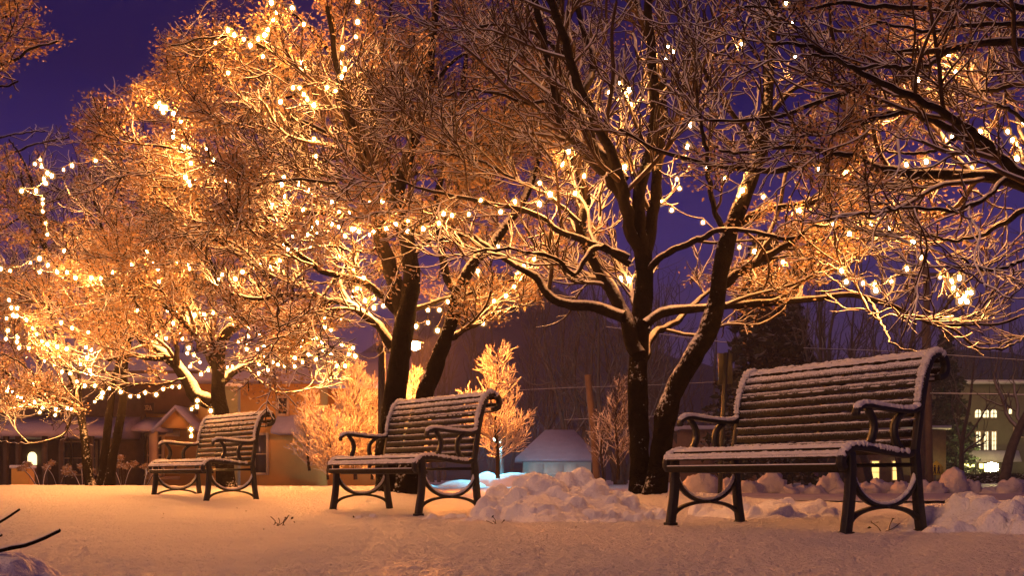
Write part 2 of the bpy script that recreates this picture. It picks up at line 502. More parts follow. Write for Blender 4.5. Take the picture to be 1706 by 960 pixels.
LUMPS = [(1145, 800, 24, 'beside the foot of the leaning trunk'), (1172, 786, 30, 'peaked, left of the sign post foot'), (1215, 795, 24, 'right of the sign post foot'), (1250, 800, 22, 'rounded, left of the tallest one'), (1287, 782, 32, 'tallest, under the middle of the nearest bench'),
         (1262, 808, 18, 'small, at the foot of the tallest one'), (1316, 806, 18, 'round, right of the tallest one'), (1338, 808, 16, 'small, left of the round sign'), (1360, 808, 18, 'below the round sign'), (1384, 786, 24, 'conical, right of the round sign'), (1400, 800, 20, 'leaning on the conical one'), (1416, 804, 18, 'just behind the front leg of the nearest bench'),
         (1448, 802, 20, 'below the left of the two small lit windows'), (1472, 796, 24, 'between the two small lit windows'), (1502, 800, 20, 'below the right of the two small lit windows'), (1548, 798, 30, 'wide, below the yellow school sign'), (1590, 778, 32, 'big pinkish, right of the yellow school sign'), (1618, 798, 20, 'at the foot of the big pinkish one'),
         (1650, 810, 22, 'below the bright floodlight'), (1682, 796, 26, 'right of the floodlight'), (1702, 806, 24, 'cut by the right edge of the picture')]
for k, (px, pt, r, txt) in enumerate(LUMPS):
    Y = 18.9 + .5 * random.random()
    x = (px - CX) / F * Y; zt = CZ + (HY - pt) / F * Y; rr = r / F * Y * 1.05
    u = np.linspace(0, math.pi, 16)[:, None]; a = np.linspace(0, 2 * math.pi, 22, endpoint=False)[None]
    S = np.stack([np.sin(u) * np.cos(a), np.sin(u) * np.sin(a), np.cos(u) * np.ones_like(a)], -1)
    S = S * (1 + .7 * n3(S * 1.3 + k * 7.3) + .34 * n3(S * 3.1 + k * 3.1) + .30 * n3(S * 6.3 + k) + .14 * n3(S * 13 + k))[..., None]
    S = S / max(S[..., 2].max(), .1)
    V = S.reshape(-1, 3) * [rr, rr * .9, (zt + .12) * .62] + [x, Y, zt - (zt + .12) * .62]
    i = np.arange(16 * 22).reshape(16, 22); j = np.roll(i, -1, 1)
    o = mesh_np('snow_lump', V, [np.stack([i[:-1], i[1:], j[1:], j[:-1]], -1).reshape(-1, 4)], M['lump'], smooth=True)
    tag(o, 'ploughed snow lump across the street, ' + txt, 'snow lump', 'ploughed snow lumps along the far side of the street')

# ------------------------------------------------------------------ bench
BL = 1.487


def make_bench(label):
    R = root('park_bench', (0, 0, 0), label, 'bench', 'snowy park benches')
    seat_path = spline([(-.012, .335), (-.032, .365), (-.022, .405), (.02, .435), (.09, .447), (.22, .435), (.36, .418), (.455, .412), (.505, .43)], 40)
    back_path = spline([(.515, .40), (.522, .47), (.537, .56), (.553, .66), (.572, .76), (.598, .858), (.630, .925), (.664, .957), (.702, .963), (.737, .944), (.756, .905), (.750, .864), (.722, .838), (.690, .834)], 60)
    foots = spline([(.512, .44), (.528, .30), (.542, .15), (.567, 0)], 14)
    frontl = spline([(.03, .425), (.036, .33), (.028, .18), (0, 0)], 14)
    for u in (.022, BL - .022):
        mb = MB(); mb.ribbon(frontl, .045, np.linspace(.045, .05, 14), u); mb.box((u - .032, -.03, -.005), (u + .032, .035, .014)); mb.build('leg', M['iron'], R, local=True, bevel=.004)
        mb = MB(); mb.ribbon(foots, .045, np.linspace(.04, .05, 14), u); mb.box((u - .032, .535, -.005), (u + .032, .60, .014)); mb.build('leg', M['iron'], R, local=True, bevel=.004)
        mb = MB(); mb.ribbon(seat_path, .042, .034, u); mb.build('seat_rail', M['iron'], R, local=True, bevel=.004)
        mb = MB(); mb.ribbon(back_path, .042, .034, u); mb.build('back_rail', M['iron'], R, local=True, bevel=.004)
        mb = MB()
        up = [(.285 + .245 * math.cos(t), .345 + .205 * math.sin(t)) for t in np.linspace(math.pi * 1.02, math.pi * 1.98, 26)]
        lo = [(.285 + .262 * math.cos(t), .045 + .093 * math.sin(t)) for t in np.linspace(math.pi, 0, 26)]
        mb.ribbon(up, .036, .018, u); mb.ribbon(lo, .036, .018, u)
        mb.box((u - .02, .265, .133), (u + .02, .305, .146))
        mb.build('leg_brace', M['iron'], R, local=True)
        arm_path = spline([(.556, .70), (.535, .664), (.49, .645), (.40, .645), (.27, .654), (.17, .664), (.11, .658), (.075, .634), (.082, .612)], 36)
        mb = MB(); mb.ribbon(arm_path, .046, .022, u); arm = mb.build('armrest', M['iron'], R, local=True, bevel=.004)
        s1 = spline([(.155, .655), (.195, .60), (.205, .545), (.185, .49), (.15, .445)], 16)
        s2 = spline([(.43, .64), (.375, .60), (.355, .545), (.37, .48), (.42, .425)], 16)
        for s in (s1, s2):
            mb = MB(); mb.ribbon(s, .034, np.linspace(.024, .034, 16), u); mb.build('arm_support', M['iron'], arm, local=True)

    def slats(path, ts, w, th, name):
        mb = MB(); info = []
        T = np.gradient(path, axis=0); T /= np.linalg.norm(T, axis=1, keepdims=True)
        s = np.concatenate([[0], np.cumsum(np.linalg.norm(np.diff(path, axis=0), axis=1))])
        for t in ts:
            p = np.array([np.interp(t, s, path[:, k]) for k in (0, 1)]); d = np.array([np.interp(t, s, T[:, k]) for k in (0, 1)]); d /= np.linalg.norm(d)
            n = np.array([-d[1], d[0]])
            c = p + n * .012
            q = [c - d * w / 2 - n * th / 2, c + d * w / 2 - n * th / 2, c + d * w / 2 + n * th / 2, c - d * w / 2 + n * th / 2]
            mb.prism([tuple(a) for a in q], .046, BL - .046, axis=0)
            info.append((c, d, n))
        mb.build(name, M['slat'], R, local=True, bevel=.003)
        return info
    Ls = np.linalg.norm(np.diff(seat_path, axis=0), axis=1).sum(); Lb = np.linalg.norm(np.diff(back_path, axis=0), axis=1).sum()
    si = slats(seat_path, np.arange(.02, Ls - .05, .060), .044, .014, 'seat')
    bi = slats(back_path, np.arange(.075, Lb - .01, .055), .040, .012, 'backrest')
    mb = MB()
    sub = back_path[2:] - 0; nb = np.gradient(sub, axis=0); nb /= np.linalg.norm(nb, axis=1, keepdims=True)
    mb.ribbon(sub - np.stack([-nb[:, 1], nb[:, 0]], 1) * .006, .04, .01, BL / 2)
    mb.ribbon(seat_path[3:] - np.array([0, .008]), .04, .012, BL / 2)
    mb.build('centre_strap', M['iron'], R, local=True)
    mb = MB(); mb.tube([(.03, .08, .33), (BL - .03, .08, .33)], .012, 8); mb.tube([(.03, .51, .36), (BL - .03, .51, .36)], .012, 8); mb.build('stretcher', M['iron'], R, local=True)
    # snow: lumpy ridges on every slat, the arms and the rails
    K = 170
    uu = np.linspace(.03, BL - .03, K)
    P_, R_ = [], []

    def ridge(c, rad, lift, u=uu):
        k = len(u)
        sd = random.random() * 50
        n_ = n2(u * 30 + sd, np.full(k, sd)) + .8 * n2(u * 75 + sd, np.full(k, sd + 3)) + .8 * n2(u * 7 + sd, np.full(k, sd + 9))
        rr = rad * .60 * (1 + .62 * n_)
        P_.append(np.stack([u, np.full(k, c[0]) + n2(u * 40, np.full(k, sd)) * .005, np.full(k, c[1]) + lift + n_ * rad * .3], 1)); R_.append(np.clip(rr, .001, None))
    for k, (c, d, n) in enumerate(si):
        if k < 1: continue
        ridge(c + n * .005, .013, .003)
        if k <= 3: ridge(c + n * .005 + d * .014, .010, .001); ridge(c + n * .005 - d * .014, .010, 0)
    nb_ = len(bi)
    for k, (c, d, n) in enumerate(bi):
        z = c[1]
        top = c + d * .018
        if n[1] > -.3 or z < .8:
            ridge(top, .0065 + .0035 * max(0, (z - .55) / .4), .002)
            if z > .80 and n[0] < .3 and n[1] < .95: ridge(c + n * .003, .0065, 0)
            if n[1] > .6: ridge(c + n * .004, .014, .003); ridge(c + n * .003 - d * .013, .011, 0)
    V, q, _ = tubes(np.array(P_), np.array(R_), 8)
    F_ = [q]
    V = [V]; nv = len(V[0])
    P2, R2 = [], []
    for u in (.022, BL - .022):
        ap = spline([(.545, .69), (.52, .668), (.485, .66), (.40, .658), (.27, .668), (.17, .678), (.11, .672), (.07, .646)], K)
        for du, rad in ((-.008, .0155), (.008, .0155)):
            sd = random.random() * 40; nn = n2(np.arange(K) * .22 + sd, np.full(K, sd))
            P2.append(np.column_stack([np.full(K, u + du), ap[:, 0], ap[:, 1] + .004])); R2.append(rad * (1 + .5 * nn) * np.clip(np.minimum(np.arange(K), K - 1 - np.arange(K)) / 6 + .25, 0, 1))
        bp = spline([(.545, .70), (.556, .78), (.584, .868), (.620, .938), (.662, .974), (.705, .980), (.742, .958)], K)
        for du in (-.01, .01):
            sd = random.random() * 40; nn = n2(np.arange(K) * .4 + sd, np.full(K, sd)) + .8 * n2(np.arange(K) * 1.1 + sd, np.full(K, sd))
            P2.append(np.column_stack([np.full(K, u + du), bp[:, 0] - .012, bp[:, 1]])); R2.append(np.clip(.015 * (1 + .9 * nn), .003, 1) * np.linspace(.7, 1.2, K))
        sp = spline([(-.03, .40), (-.018, .428), (.02, .455), (.09, .468), (.22, .455), (.36, .438), (.45, .432)], K)
        for du in (-.01, .01):
            sd = random.random() * 40; nn = n2(np.arange(K) * .3 + sd, np.full(K, sd))
            P2.append(np.column_stack([np.full(K, u + du), sp[:, 0], sp[:, 1]])); R2.append(.0145 * (1 + .7 * nn))
        ua = spline([(.285 + .235 * math.cos(t), .352 + .197 * math.sin(t)) for t in np.linspace(math.pi * 1.1, math.pi * 1.95, 12)], K)
        P2.append(np.column_stack([np.full(K, u), ua[:, 0], ua[:, 1]])); R2.append(.012 + .006 * n2(np.arange(K) * .3, np.full(K, u)))
    V2, q2, _ = tubes(np.array(P2), np.array(R2), 8)
    V.append(V2); F_.append(q2 + nv)
    mesh_np('snow_cover', np.concatenate(V), F_, M['snow'], R, smooth=True, local=True)
    return R


def copy_tree(o, parent=None):
    c = o.copy(); C.objects.link(c); c.parent = parent
    for ch in o.children: copy_tree(ch, c)
    return c


rb = lambda lab: make_bench(lab)
b0 = make_bench('nearest and largest snowy iron bench, beside the sloping snow pile')
BEN = [((.969, 7.222), -1.043, None), ((-1.57, 10.125), -.952, 'middle snowy iron bench, in front of the dark forked tree'), ((-4.026, 13.012), -.905, 'farthest snowy iron bench, in front of the house and the low forking tree')]
for k, ((x, y), yaw, lab) in enumerate(BEN):
    o = b0 if k == 0 else make_bench(lab)
    xs = x + BL / 2 * math.cos(yaw); ys = y + BL / 2 * math.sin(yaw)
    o.location = (x, y, (0, .0, .012)[k]); o.rotation_euler = (0, 0, yaw)
    if lab: o['label'] = lab


# ------------------------------------------------------------------ trees
def norm(a): return a / (np.linalg.norm(a, axis=-1, keepdims=True) + 1e-9)


def grow(P0, D0, Ln, R0, K, wig, up, tip=.6):
    """sinuous branches: each bends one way, then the other, and lifts its tip"""
    N = len(P0)
    pts = np.empty((N, K + 1, 3)); pts[:, 0] = P0
    D = D0.copy()
    u = norm(np.cross(D0, rng.normal(0, 1, (N, 3)))); v = np.cross(D0, u)
    ph = rng.uniform(0, 6.28, (N, 1)); ph2 = rng.uniform(0, 6.28, (N, 1))
    fr = rng.uniform(.7, 1.9, (N, 1)); am = wig * rng.uniform(1.2, 3.6, (N, 1))
    for k in range(K):
        t = k / K
        D = norm(D + u * am * np.cos(ph + 6.283 * fr * t) + v * am * .7 * np.cos(ph2 + 6.283 * fr * 1.3 * t) + rng.normal(0, wig * .35, (N, 3)) + np.array([0, 0, up]))
        pts[:, k + 1] = pts[:, k] + D * (Ln / K)[:, None]
    rad = R0[:, None] * np.linspace(1, tip, K + 1)[None]
    return pts, rad


def spawn(pts, rad, dens, tmin, amin, amax, flat, lmul, lrng, rmul, rmax, minr, keep=None):
    N, K, _ = pts.shape
    seg = np.linalg.norm(np.diff(pts, axis=1), axis=2); Ln = seg.sum(1)
    cnt = rng.poisson(np.maximum(Ln * dens * (1 - tmin), .01))
    pi = np.repeat(np.arange(N), cnt); n = len(pi)
    t = tmin + (1 - tmin) * rng.random(n)
    # always one continuing at the tip
    pi = np.concatenate([pi, np.arange(N)]); t = np.concatenate([t, np.full(N, .97)]); n = len(pi)
    x = t * (K - 1); i = np.minimum(x.astype(int), K - 2); f = (x - i)[:, None]
    p = pts[pi, i] * (1 - f) + pts[pi, i + 1] * f
    T = norm(pts[pi, i + 1] - pts[pi, i])
    r = rad[pi, i]
    q = rng.normal(0, 1, (n, 3)); q[:, 2] = q[:, 2] * flat + .12
    q = q - T * (q * T).sum(1, keepdims=True); q = norm(q)
    a = np.radians(rng.uniform(amin, amax, n)); a[-N:] *= .35
    D = norm(T * np.cos(a)[:, None] + q * np.sin(a)[:, None])
    ln = rng.uniform(*lrng, n) * (1.15 - .45 * t) * lmul
    R = np.clip(r * rmul, minr, rmax)
    if keep is not None:
        e = p + D * ln[:, None]
        m = keep(e); p, D, ln, R = p[m], D[m], ln[m], R[m]
    return p, D, ln, R


def leaves(parent, pos, size, mat, name='dry_leaves'):
    n = len(pos)
    a = norm(rng.normal(0, 1, (n, 3)) * [1, 1, .6]); b = norm(np.cross(a, rng.normal(0, 1, (n, 3))))
    s = (size * rng.uniform(.6, 1.3, n))[:, None]
    nrm = np.cross(a, b)
    v = np.stack([pos - a * s, pos - b * s * .5 + nrm * s * .25, pos + a * s, pos + b * s * .5 + nrm * s * .25], 1).reshape(-1, 3)
    i = np.arange(n) * 4
    t = np.concatenate([np.stack([i, i + 1, i + 2], 1), np.stack([i, i + 2, i + 3], 1)])
    return mesh_np(name, v, [t], mat, parent)


def px_of(p):
    return CX + F * p[..., 0] / p[..., 1], HY - F * (p[..., 2] - CZ) / p[..., 1]


def tree(name, label, cat, base, stems, limbs, Y, spread=1.2, d2=3.0, d3=7.4, d4=10.5, leafthr=.12, leafn=6, keep=None, l2=(.55, 1.5), up2=.02, leafsize=.021, group=None, minr=.0070, seed=0, twigmat='twig'):
    R = root(name, P(*base) if len(base) == 3 else base, label, cat, group)
    K = 26
    allp, allr = [], []

    def topath(px, r0, r1, trunk):
        n = len(px); ys = []
        pts = []
        a = 0 if trunk else rng.uniform(-1, 1) * spread; b = rng.uniform(-.5, .5) * spread
        for i, q in enumerate(px):
            t = i / (n - 1)
            dy = q[2] if len(q) > 2 else Y + (a * t ** 1.2 + b * math.sin(t * 3) * t)
            pts.append(P(q[0], q[1], dy))
        s = spline(pts, K)
        if not trunk:
            s[1:-1] += rng.normal(0, .007, (K - 2, 3))
        tt = np.linspace(0, 1, K)
        rr = r0 + (r1 - r0) * tt ** .8
        return s, rr
    for (px, r0, r1) in stems:
        s, rr = topath(px, r0, r1, True)
        s2 = spline(s, 60); r2 = np.interp(np.linspace(0, 1, 60), np.linspace(0, 1, K), rr)
        fl = np.exp(-np.arange(60) / 1.6) * .12
        V, q, idx = tubes(s2[None], (r2 * (1 + fl))[None], 26)
        cen = np.repeat(s2, 26, 0); d = V - cen
        V = cen + d * (1 + .30 * n3(V * 7)[:, None] + .30 * n3(V * [24, 24, 6])[:, None])
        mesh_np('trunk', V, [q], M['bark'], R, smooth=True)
        allp.append(s[K // 3:][np.linspace(0, K - K // 3 - 1, K).astype(int)] if False else s); allr.append(rr)
    ns = len(stems)
    for (px, r0, r1) in limbs:
        s, rr = topath(px, r0, r1, False)
        s2 = spline(s, 44); r2 = np.interp(np.linspace(0, 1, 44), np.linspace(0, 1, K), rr)
        V, q, idx = tubes(s2[None], r2[None], 12)
        cen = np.repeat(s2, 12, 0)
        V = cen + (V - cen) * (1 + .35 * n3(V * 14)[:, None])
        V2 = V
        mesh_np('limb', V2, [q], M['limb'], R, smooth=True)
        allp.append(s); allr.append(rr)
    pts = np.array(allp); rad = np.array(allr)
    # lower trunk stays bare
    sp, sr = pts[:ns], rad[:ns]; lp, lr = pts[ns:], rad[ns:]
    A = []
    if len(lp): A.append(spawn(lp, lr, d2, .10, 24, 58, .42, 1, l2, .55, .026, .009, keep))
    if ns: A.append(spawn(sp, sr, d2 * .7, .62, 30, 65, .6, 1, l2, .4, .03, .010, keep))
    p, D, ln, r = [np.concatenate(z) for z in zip(*A)]
    p2, r2 = grow(p, D, ln, r, 11, .085, up2)
    p3_, r3_ = grow(*spawn(p2, r2, d3, .12, 26, 56, .42, 1, (.24, .66), .62, .0125, .0086, keep), 8, .10, .03)
    p4_, r4_ = grow(*spawn(p3_, r3_, d4, .1, 26, 58, .5, 1, (.10, .30), .75, .0105, minr, keep), 5, .13, .03, tip=.75)
    V = []; Q = []; n = 0
    for (pp, rr, sd) in ((p2, r2, 6), (p3_, r3_, 5), (p4_, r4_, 4)):
        v, q, _ = tubes(pp, rr, sd); V.append(v); Q.append(q + n); n += len(v)
    mesh_np('crown', np.concatenate(V), Q, M[twigmat], R, smooth=True)
    if leafn:
        leafthr += .07
        leafn = max(2, int(leafn * .8))
        e = p4_[:, 1:].reshape(-1, 3)
        m = (n3(e * .75 + seed) + .45 * n3(e * 2.3 + seed)) > leafthr
        e = e[m]
        e = np.repeat(e, leafn, 0) + rng.normal(0, .05, (len(e) * leafn, 3))
        if len(e) > 100: leaves(R, e, leafsize, M['leaf'])
        nl = len(e)
    else: nl = 0
    print(name, label[:30], 'twigs', len(p2), len(p3_), len(p4_), 'leaves', nl)
    return R


# twin trunked tree right of centre
A_st = [([(1068, 838), (1066, 760), (1062, 680), (1063, 600), (1068, 540), (1074, 470), (1072, 415)], .102, .085),
        ([(1088, 842, 10.9), (1098, 780, 10.9), (1108, 700, 10.8), (1124, 650, 10.8), (1152, 598, 10.7), (1180, 550, 10.7), (1194, 500, 10.7), (1202, 440, 10.7), (1215, 390, 10.7), (1232, 345, 10.7), (1250, 300, 10.7), (1266, 255, 10.8), (1275, 200, 10.8), (1281, 120, 10.9), (1285, 40, 11), (1287, -50, 11)], .112, .045)]
A_li = [([(1070, 425), (1050, 380), (1036, 310), (1018, 250), (985, 190), (960, 130), (938, 60), (905, -30)], .068, .03),
        ([(1072, 425), (1064, 360), (1068, 300), (1084, 250), (1090, 180), (1085, 100), (1080, 30), (1078, -50)], .068, .034),
        ([(1076, 420), (1090, 340), (1097, 270), (1106, 200), (1095, 110), (1070, 40), (1050, -40)], .064, .03),
        ([(1062, 590), (1044, 535), (1029, 499), (1004, 462), (982, 419), (967, 371), (976, 330), (960, 270), (935, 200), (915, 130)], .08, .026),
        ([(1040, 528), (1020, 521), (989, 510), (960, 508), (937, 505), (913, 490), (893, 463), (867, 447), (830, 423), (807, 407), (787, 393), (743, 393), (693, 410)], .062, .014),
        ([(1050, 440), (996, 410), (960, 455), (943, 447), (920, 427), (877, 420), (837, 413), (790, 420)], .035, .012),
        ([(1047, 430), (1000, 412), (967, 397), (927, 383), (903, 363), (863, 348), (800, 335), (730, 320), (660, 300)], .042, .012),
        ([(1076, 540), (1102, 521), (1142, 515), (1193, 510), (1252, 508), (1325, 501), (1360, 497), (1404, 492), (1442, 494), (1479, 508), (1517, 523), (1558, 542), (1613, 540), (1663, 540), (1702, 525)], .05, .013),
        ([(1540, 532), (1592, 550), (1625, 579), (1675, 579), (1712, 560)], .016, .009),
        ([(1442, 494), (1460, 520), (1475, 550), (1490, 575), (1530, 588)], .014, .008),
        ([(1080, 450), (1117, 419), (1164, 399), (1197, 384), (1244, 384), (1274, 390), (1325, 399), (1346, 379), (1400, 372)], .038, .012),
        ([(1072, 600, 11.1), (1087, 559, 11.4), (1117, 542, 11.6), (1137, 526, 11.8), (1165, 500, 12.2), (1200, 470, 12.6), (1240, 450, 13)], .045, .016),
        ([(1208, 390), (1193, 357), (1182, 302), (1178, 262), (1165, 200), (1160, 120)], .03, .012),
        ([(1204, 475), (1237, 451), (1270, 430), (1310, 410), (1342, 387), (1379, 377), (1440, 385), (1500, 400)], .05, .013),
        ([(1225, 378), (1263, 353), (1295, 346), (1342, 340), (1379, 325), (1400, 304), (1437, 294), (1500, 290), (1570, 300)], .038, .012),
        ([(1230, 440), (1290, 430), (1312, 427), (1375, 427), (1442, 415), (1479, 415)], .016, .009),
        ([(1040, 300), (1000, 255), (975, 200), (960, 160), (950, 100), (935, 40), (920, -50)], .05, .03),
        ([(1037, 330), (985, 265), (942, 215), (925, 160), (912, 90), (895, 20), (880, -50)], .052, .028),
        ([(1025, 280), (985, 230), (970, 170), (990, 100), (972, 50), (950, -30)], .045, .026),
        ([(1090, 180), (1130, 130), (1180, 100), (1230, 60), (1260, 0)], .03, .012),
        ([(1275, 200), (1320, 150), (1370, 120), (1420, 70), (1460, 20)], .03, .012),
        ([(1266, 255), (1230, 200), (1190, 150), (1150, 60), (1140, -20)], .03, .012),
        ([(975, 200), (930, 170), (870, 170), (800, 150), (730, 160)], .022, .009),
        ([(950, 100), (900, 60), (830, 40), (760, 50), (700, 30)], .022, .009),
        ([(967, 371), (920, 330), (860, 300), (800, 270), (720, 250)], .024, .009),
        ([(1558, 542, 11.2), (1600, 480, 11), (1650, 440, 11), (1710, 410, 11)], .014, .009)]
keepA = lambda e: ~((px_of(e)[0] > 1240) & (px_of(e)[0] < 1340) & (px_of(e)[1] > 290) & (px_of(e)[1] < 335) & (rng.random(len(e)) < .6)) & (px_of(e)[1] < 600)
tree('snowy_tree', 'dark twin trunked snowy tree behind the nearest bench, one trunk leaning right', 'tree', (1078, 838, 11), A_st, A_li, 11, spread=1.1, keep=keepA, leafthr=.17, leafn=6, d3=7.2, seed=1, group='snowy trees hung with lights', d2=2.7)

B_st = [([(652, 828), (648, 760), (653, 700), (660, 640), (668, 580), (674, 535), (684, 490), (684, 440), (676, 390), (663, 350), (667, 300), (690, 230), (710, 150), (720, 70), (730, -40)], .158, .03),
        ([(674, 830, 12.8), (690, 740, 12.8), (706, 665, 12.7), (722, 618, 12.7), (738, 575, 12.6), (755, 527, 12.6), (766, 480, 12.6), (793, 433, 12.6), (813, 417, 12.6), (837, 383, 12.7), (865, 345, 12.8), (890, 290, 13), (905, 220, 13)], .13, .024)]
B_li = [([(672, 535), (662, 487), (651, 447), (637, 405), (630, 370), (618, 320), (600, 250), (577, 180), (560, 100), (545, 10)], .105, .02),
        ([(655, 580), (633, 547), (615, 531), (597, 516), (571, 502), (548, 503), (498, 491), (446, 496), (420, 499), (396, 491), (350, 470)], .062, .014),
        ([(665, 525), (654, 511), (633, 490), (610, 473), (590, 464), (563, 458), (534, 450), (517, 435), (493, 419), (460, 395), (400, 365), (320, 345)], .05, .012),
        ([(760, 485), (746, 465), (738, 427), (733, 407), (727, 360), (735, 290), (760, 200), (775, 110), (785, 0)], .05, .018),
        ([(690, 515), (743, 498), (787, 487), (810, 473), (847, 470), (873, 463), (900, 440)], .035, .012),
        ([(745, 565), (763, 557), (787, 543), (810, 530), (833, 520), (880, 505)], .04, .010),
        ([(640, 400), (616, 377), (575, 362), (525, 353), (487, 356), (440, 360), (380, 380)], .04, .012),
        ([(663, 345), (642, 330), (598, 324), (566, 310), (531, 301), (480, 300), (420, 310)], .035, .011),
        ([(590, 250), (512, 277), (446, 259), (417, 237), (380, 225), (330, 220)], .03, .010),
        ([(600, 250), (560, 230), (500, 200), (430, 190), (360, 170), (290, 178), (240, 170)], .035, .010),
        ([(577, 180), (530, 130), (470, 95), (410, 65), (350, 62), (285, 75)], .032, .010),
        ([(560, 100), (520, 50), (470, 10), (420, -20), (380, -40)], .028, .010),
        ([(618, 320), (540, 290), (450, 300), (380, 280), (300, 250), (230, 240)], .035, .010),
        ([(690, 230), (760, 180), (830, 160), (880, 150)], .028, .010),
        ([(710, 150), (770, 90), (840, 60), (890, 30)], .026, .010),
        ([(667, 300), (740, 270), (800, 240), (860, 230)], .028, .010),
        ([(676, 390), (740, 350), (800, 320), (850, 290)], .026, .010),
        ([(545, 10), (480, -40), (430, -60)], .02, .010),
        ([(500, 200), (430, 130), (360, 110), (280, 115)], .022, .010),
        ([(450, 300), (370, 310), (290, 300), (220, 290)], .022, .010),
        ([(600, 250), (610, 150), (640, 60), (660, -30)], .03, .014),
        ([(530, 130), (480, 160), (400, 160), (330, 150)], .02, .010),
        ([(563, 458), (500, 540), (470, 560), (430, 570)], .018, .009),
        ([(676, 400), (625, 335), (570, 285), (515, 245)], .026, .010), ([(663, 350), (645, 265), (612, 205), (565, 160)], .026, .010),
        ([(684, 440), (720, 385), (765, 345), (800, 300)], .024, .010), ([(667, 310), (700, 260), (745, 225), (790, 215)], .022, .010), ([(637, 410), (600, 420), (555, 410), (500, 400)], .022, .010)]


def keepB(e):
    x, y = px_of(e)
    edge = np.interp(x, [100, 160, 210, 250, 265, 300, 340, 380], [200, 150, 150, 125, 50, 45, 12, -60])
    lowsky = (x > 700) & (x < 1000) & (y > 545)
    return (y > edge - 6) & ~lowsky


tree('snowy_tree', 'broad dark forked snowy tree behind the middle bench with brown leaf clumps', 'tree', (660, 828, 13), B_st, B_li, 13, spread=1.5, keep=keepB, leafthr=-.07, leafn=6, d3=9.0, d4=12.5, seed=2, group='snowy trees hung with lights', d2=3.8)

C_st = [([(378, 822), (374, 760), (369, 700), (364, 660), (364, 610), (366, 577), (379, 554), (402, 537), (417, 513), (431, 499), (447, 465), (455, 430), (450, 390), (440, 340), (430, 290)], .132, .022)]
C_li = [([(358, 670), (330, 662), (309, 630), (292, 607), (262, 583), (245, 572), (227, 551), (204, 534), (181, 528), (140, 515), (80, 505), (20, 500)], .105, .014),
        ([(366, 640), (387, 621), (408, 612), (431, 608), (480, 600), (520, 592), (570, 585)], .065, .014),
        ([(362, 625), (355, 607), (338, 580), (317, 551), (300, 534), (275, 510), (240, 490), (190, 480)], .065, .013),
        ([(295, 610), (292, 557), (270, 543), (258, 520), (240, 470)], .035, .012),
        ([(275, 597), (242, 596), (216, 592), (180, 600)], .045, .022),
        ([(379, 554), (390, 520), (370, 480), (350, 430), (340, 380), (330, 320)], .04, .013),
        ([(402, 537), (450, 530), (500, 520), (550, 515)], .03, .010),
        ([(366, 577), (340, 540), (300, 470), (280, 420), (260, 360), (240, 310)], .05, .012),
        ([(431, 499), (480, 470), (530, 470), (580, 480)], .024, .010),
        ([(447, 465), (400, 430), (360, 400), (310, 390), (260, 400)], .026, .010),
        ([(309, 630), (270, 640), (230, 640), (200, 650)], .016, .009),
        ([(408, 612), (440, 640), (470, 655), (510, 650)], .014, .009)]
tree('snowy_tree', 'low forking snowy tree wound with lights behind the farthest bench', 'tree', (378, 822, 15), C_st, C_li, 15, spread=1.3, leafthr=-.04, leafn=6, d3=8.6, d4=12, seed=3, group='snowy trees hung with lights', d2=4.0, keep=lambda e: (px_of(e)[1] < 690) & (px_of(e)[1] > 215) & ~((px_of(e)[0] > 600) & (px_of(e)[1] > 560)))

D_st = [([(152, 812), (145, 774), (139, 719), (134, 688), (129, 655), (122, 635), (110, 610), (95, 570), (85, 520), (80, 460), (75, 400)], .072, .018),
        ([(170, 810, 16.9), (175, 758, 16.9), (181, 703, 16.9), (186, 660, 16.9), (190, 630, 16.9), (200, 600, 16.9), (200, 550, 16.9), (197, 490, 16.9), (188, 435, 16.9), (170, 380, 16.9), (150, 310, 16.9)], .072, .018),
        ([(182, 811, 16.6), (189, 758, 16.6), (200, 703, 16.6), (206, 650, 16.6), (209, 600, 16.6), (220, 540, 16.6), (235, 480, 16.6), (250, 420, 16.6), (255, 360, 16.6), (245, 300, 16.6)], .075, .018)]
D_li = [([(131, 680), (99, 665), (58, 656), (29, 636), (0, 615), (-50, 580)], .04, .014),
        ([(96, 662), (70, 636), (41, 610), (17, 595), (-20, 575)], .02, .010),
        ([(131, 690), (117, 679), (90, 680), (61, 691), (29, 694), (-10, 680)], .024, .010),
        ([(140, 715), (130, 618), (126, 580), (136, 540), (130, 490)], .03, .012),
        ([(85, 520), (50, 480), (10, 460), (-40, 450)], .03, .010),
        ([(80, 460), (110, 420), (140, 370), (150, 320)], .026, .010),
        ([(78, 420), (50, 370), (40, 320), (30, 270)], .026, .010),
        ([(188, 435), (140, 400), (90, 370), (40, 350), (-20, 340)], .03, .010),
        ([(170, 380), (120, 330), (70, 300), (20, 290)], .026, .010),
        ([(250, 420), (210, 360), (200, 310), (190, 270)], .024, .010),
        ([(235, 480), (280, 440), (320, 400), (360, 380)], .024, .010),
        ([(110, 610), (60, 560), (20, 540), (-30, 530)], .026, .010),
        ([(120, 690), (110, 720), (80, 735), (40, 740), (0, 735)], .016, .009),
        ([(95, 570), (50, 530), (0, 500)], .02, .010),
        ([(75, 400), (60, 330), (40, 270), (15, 232)], .024, .010), ([(-60, 310), (0, 265), (60, 240), (115, 228)], .022, .010),
        ([(-60, 420), (0, 385), (50, 350), (100, 330)], .022, .010), ([(150, 310), (170, 280), (205, 262)], .016, .009), ([(-60, 260), (-20, 235), (30, 222), (80, 218)], .02, .010)]
tree('snowy_tree', 'slender three stemmed snowy tree in front of the dark porch', 'tree', (168, 811, 17), D_st, D_li, 17, spread=1.6, leafthr=-.02, leafn=6, d3=8.0, d4=10.5, seed=4, group='snowy trees hung with lights', d2=3.6, keep=lambda e: (px_of(e)[1] > np.interp(px_of(e)[0], [0, 100, 140, 200, 260], [225, 205, 235, 250, 240])) & (px_of(e)[1] < 745))

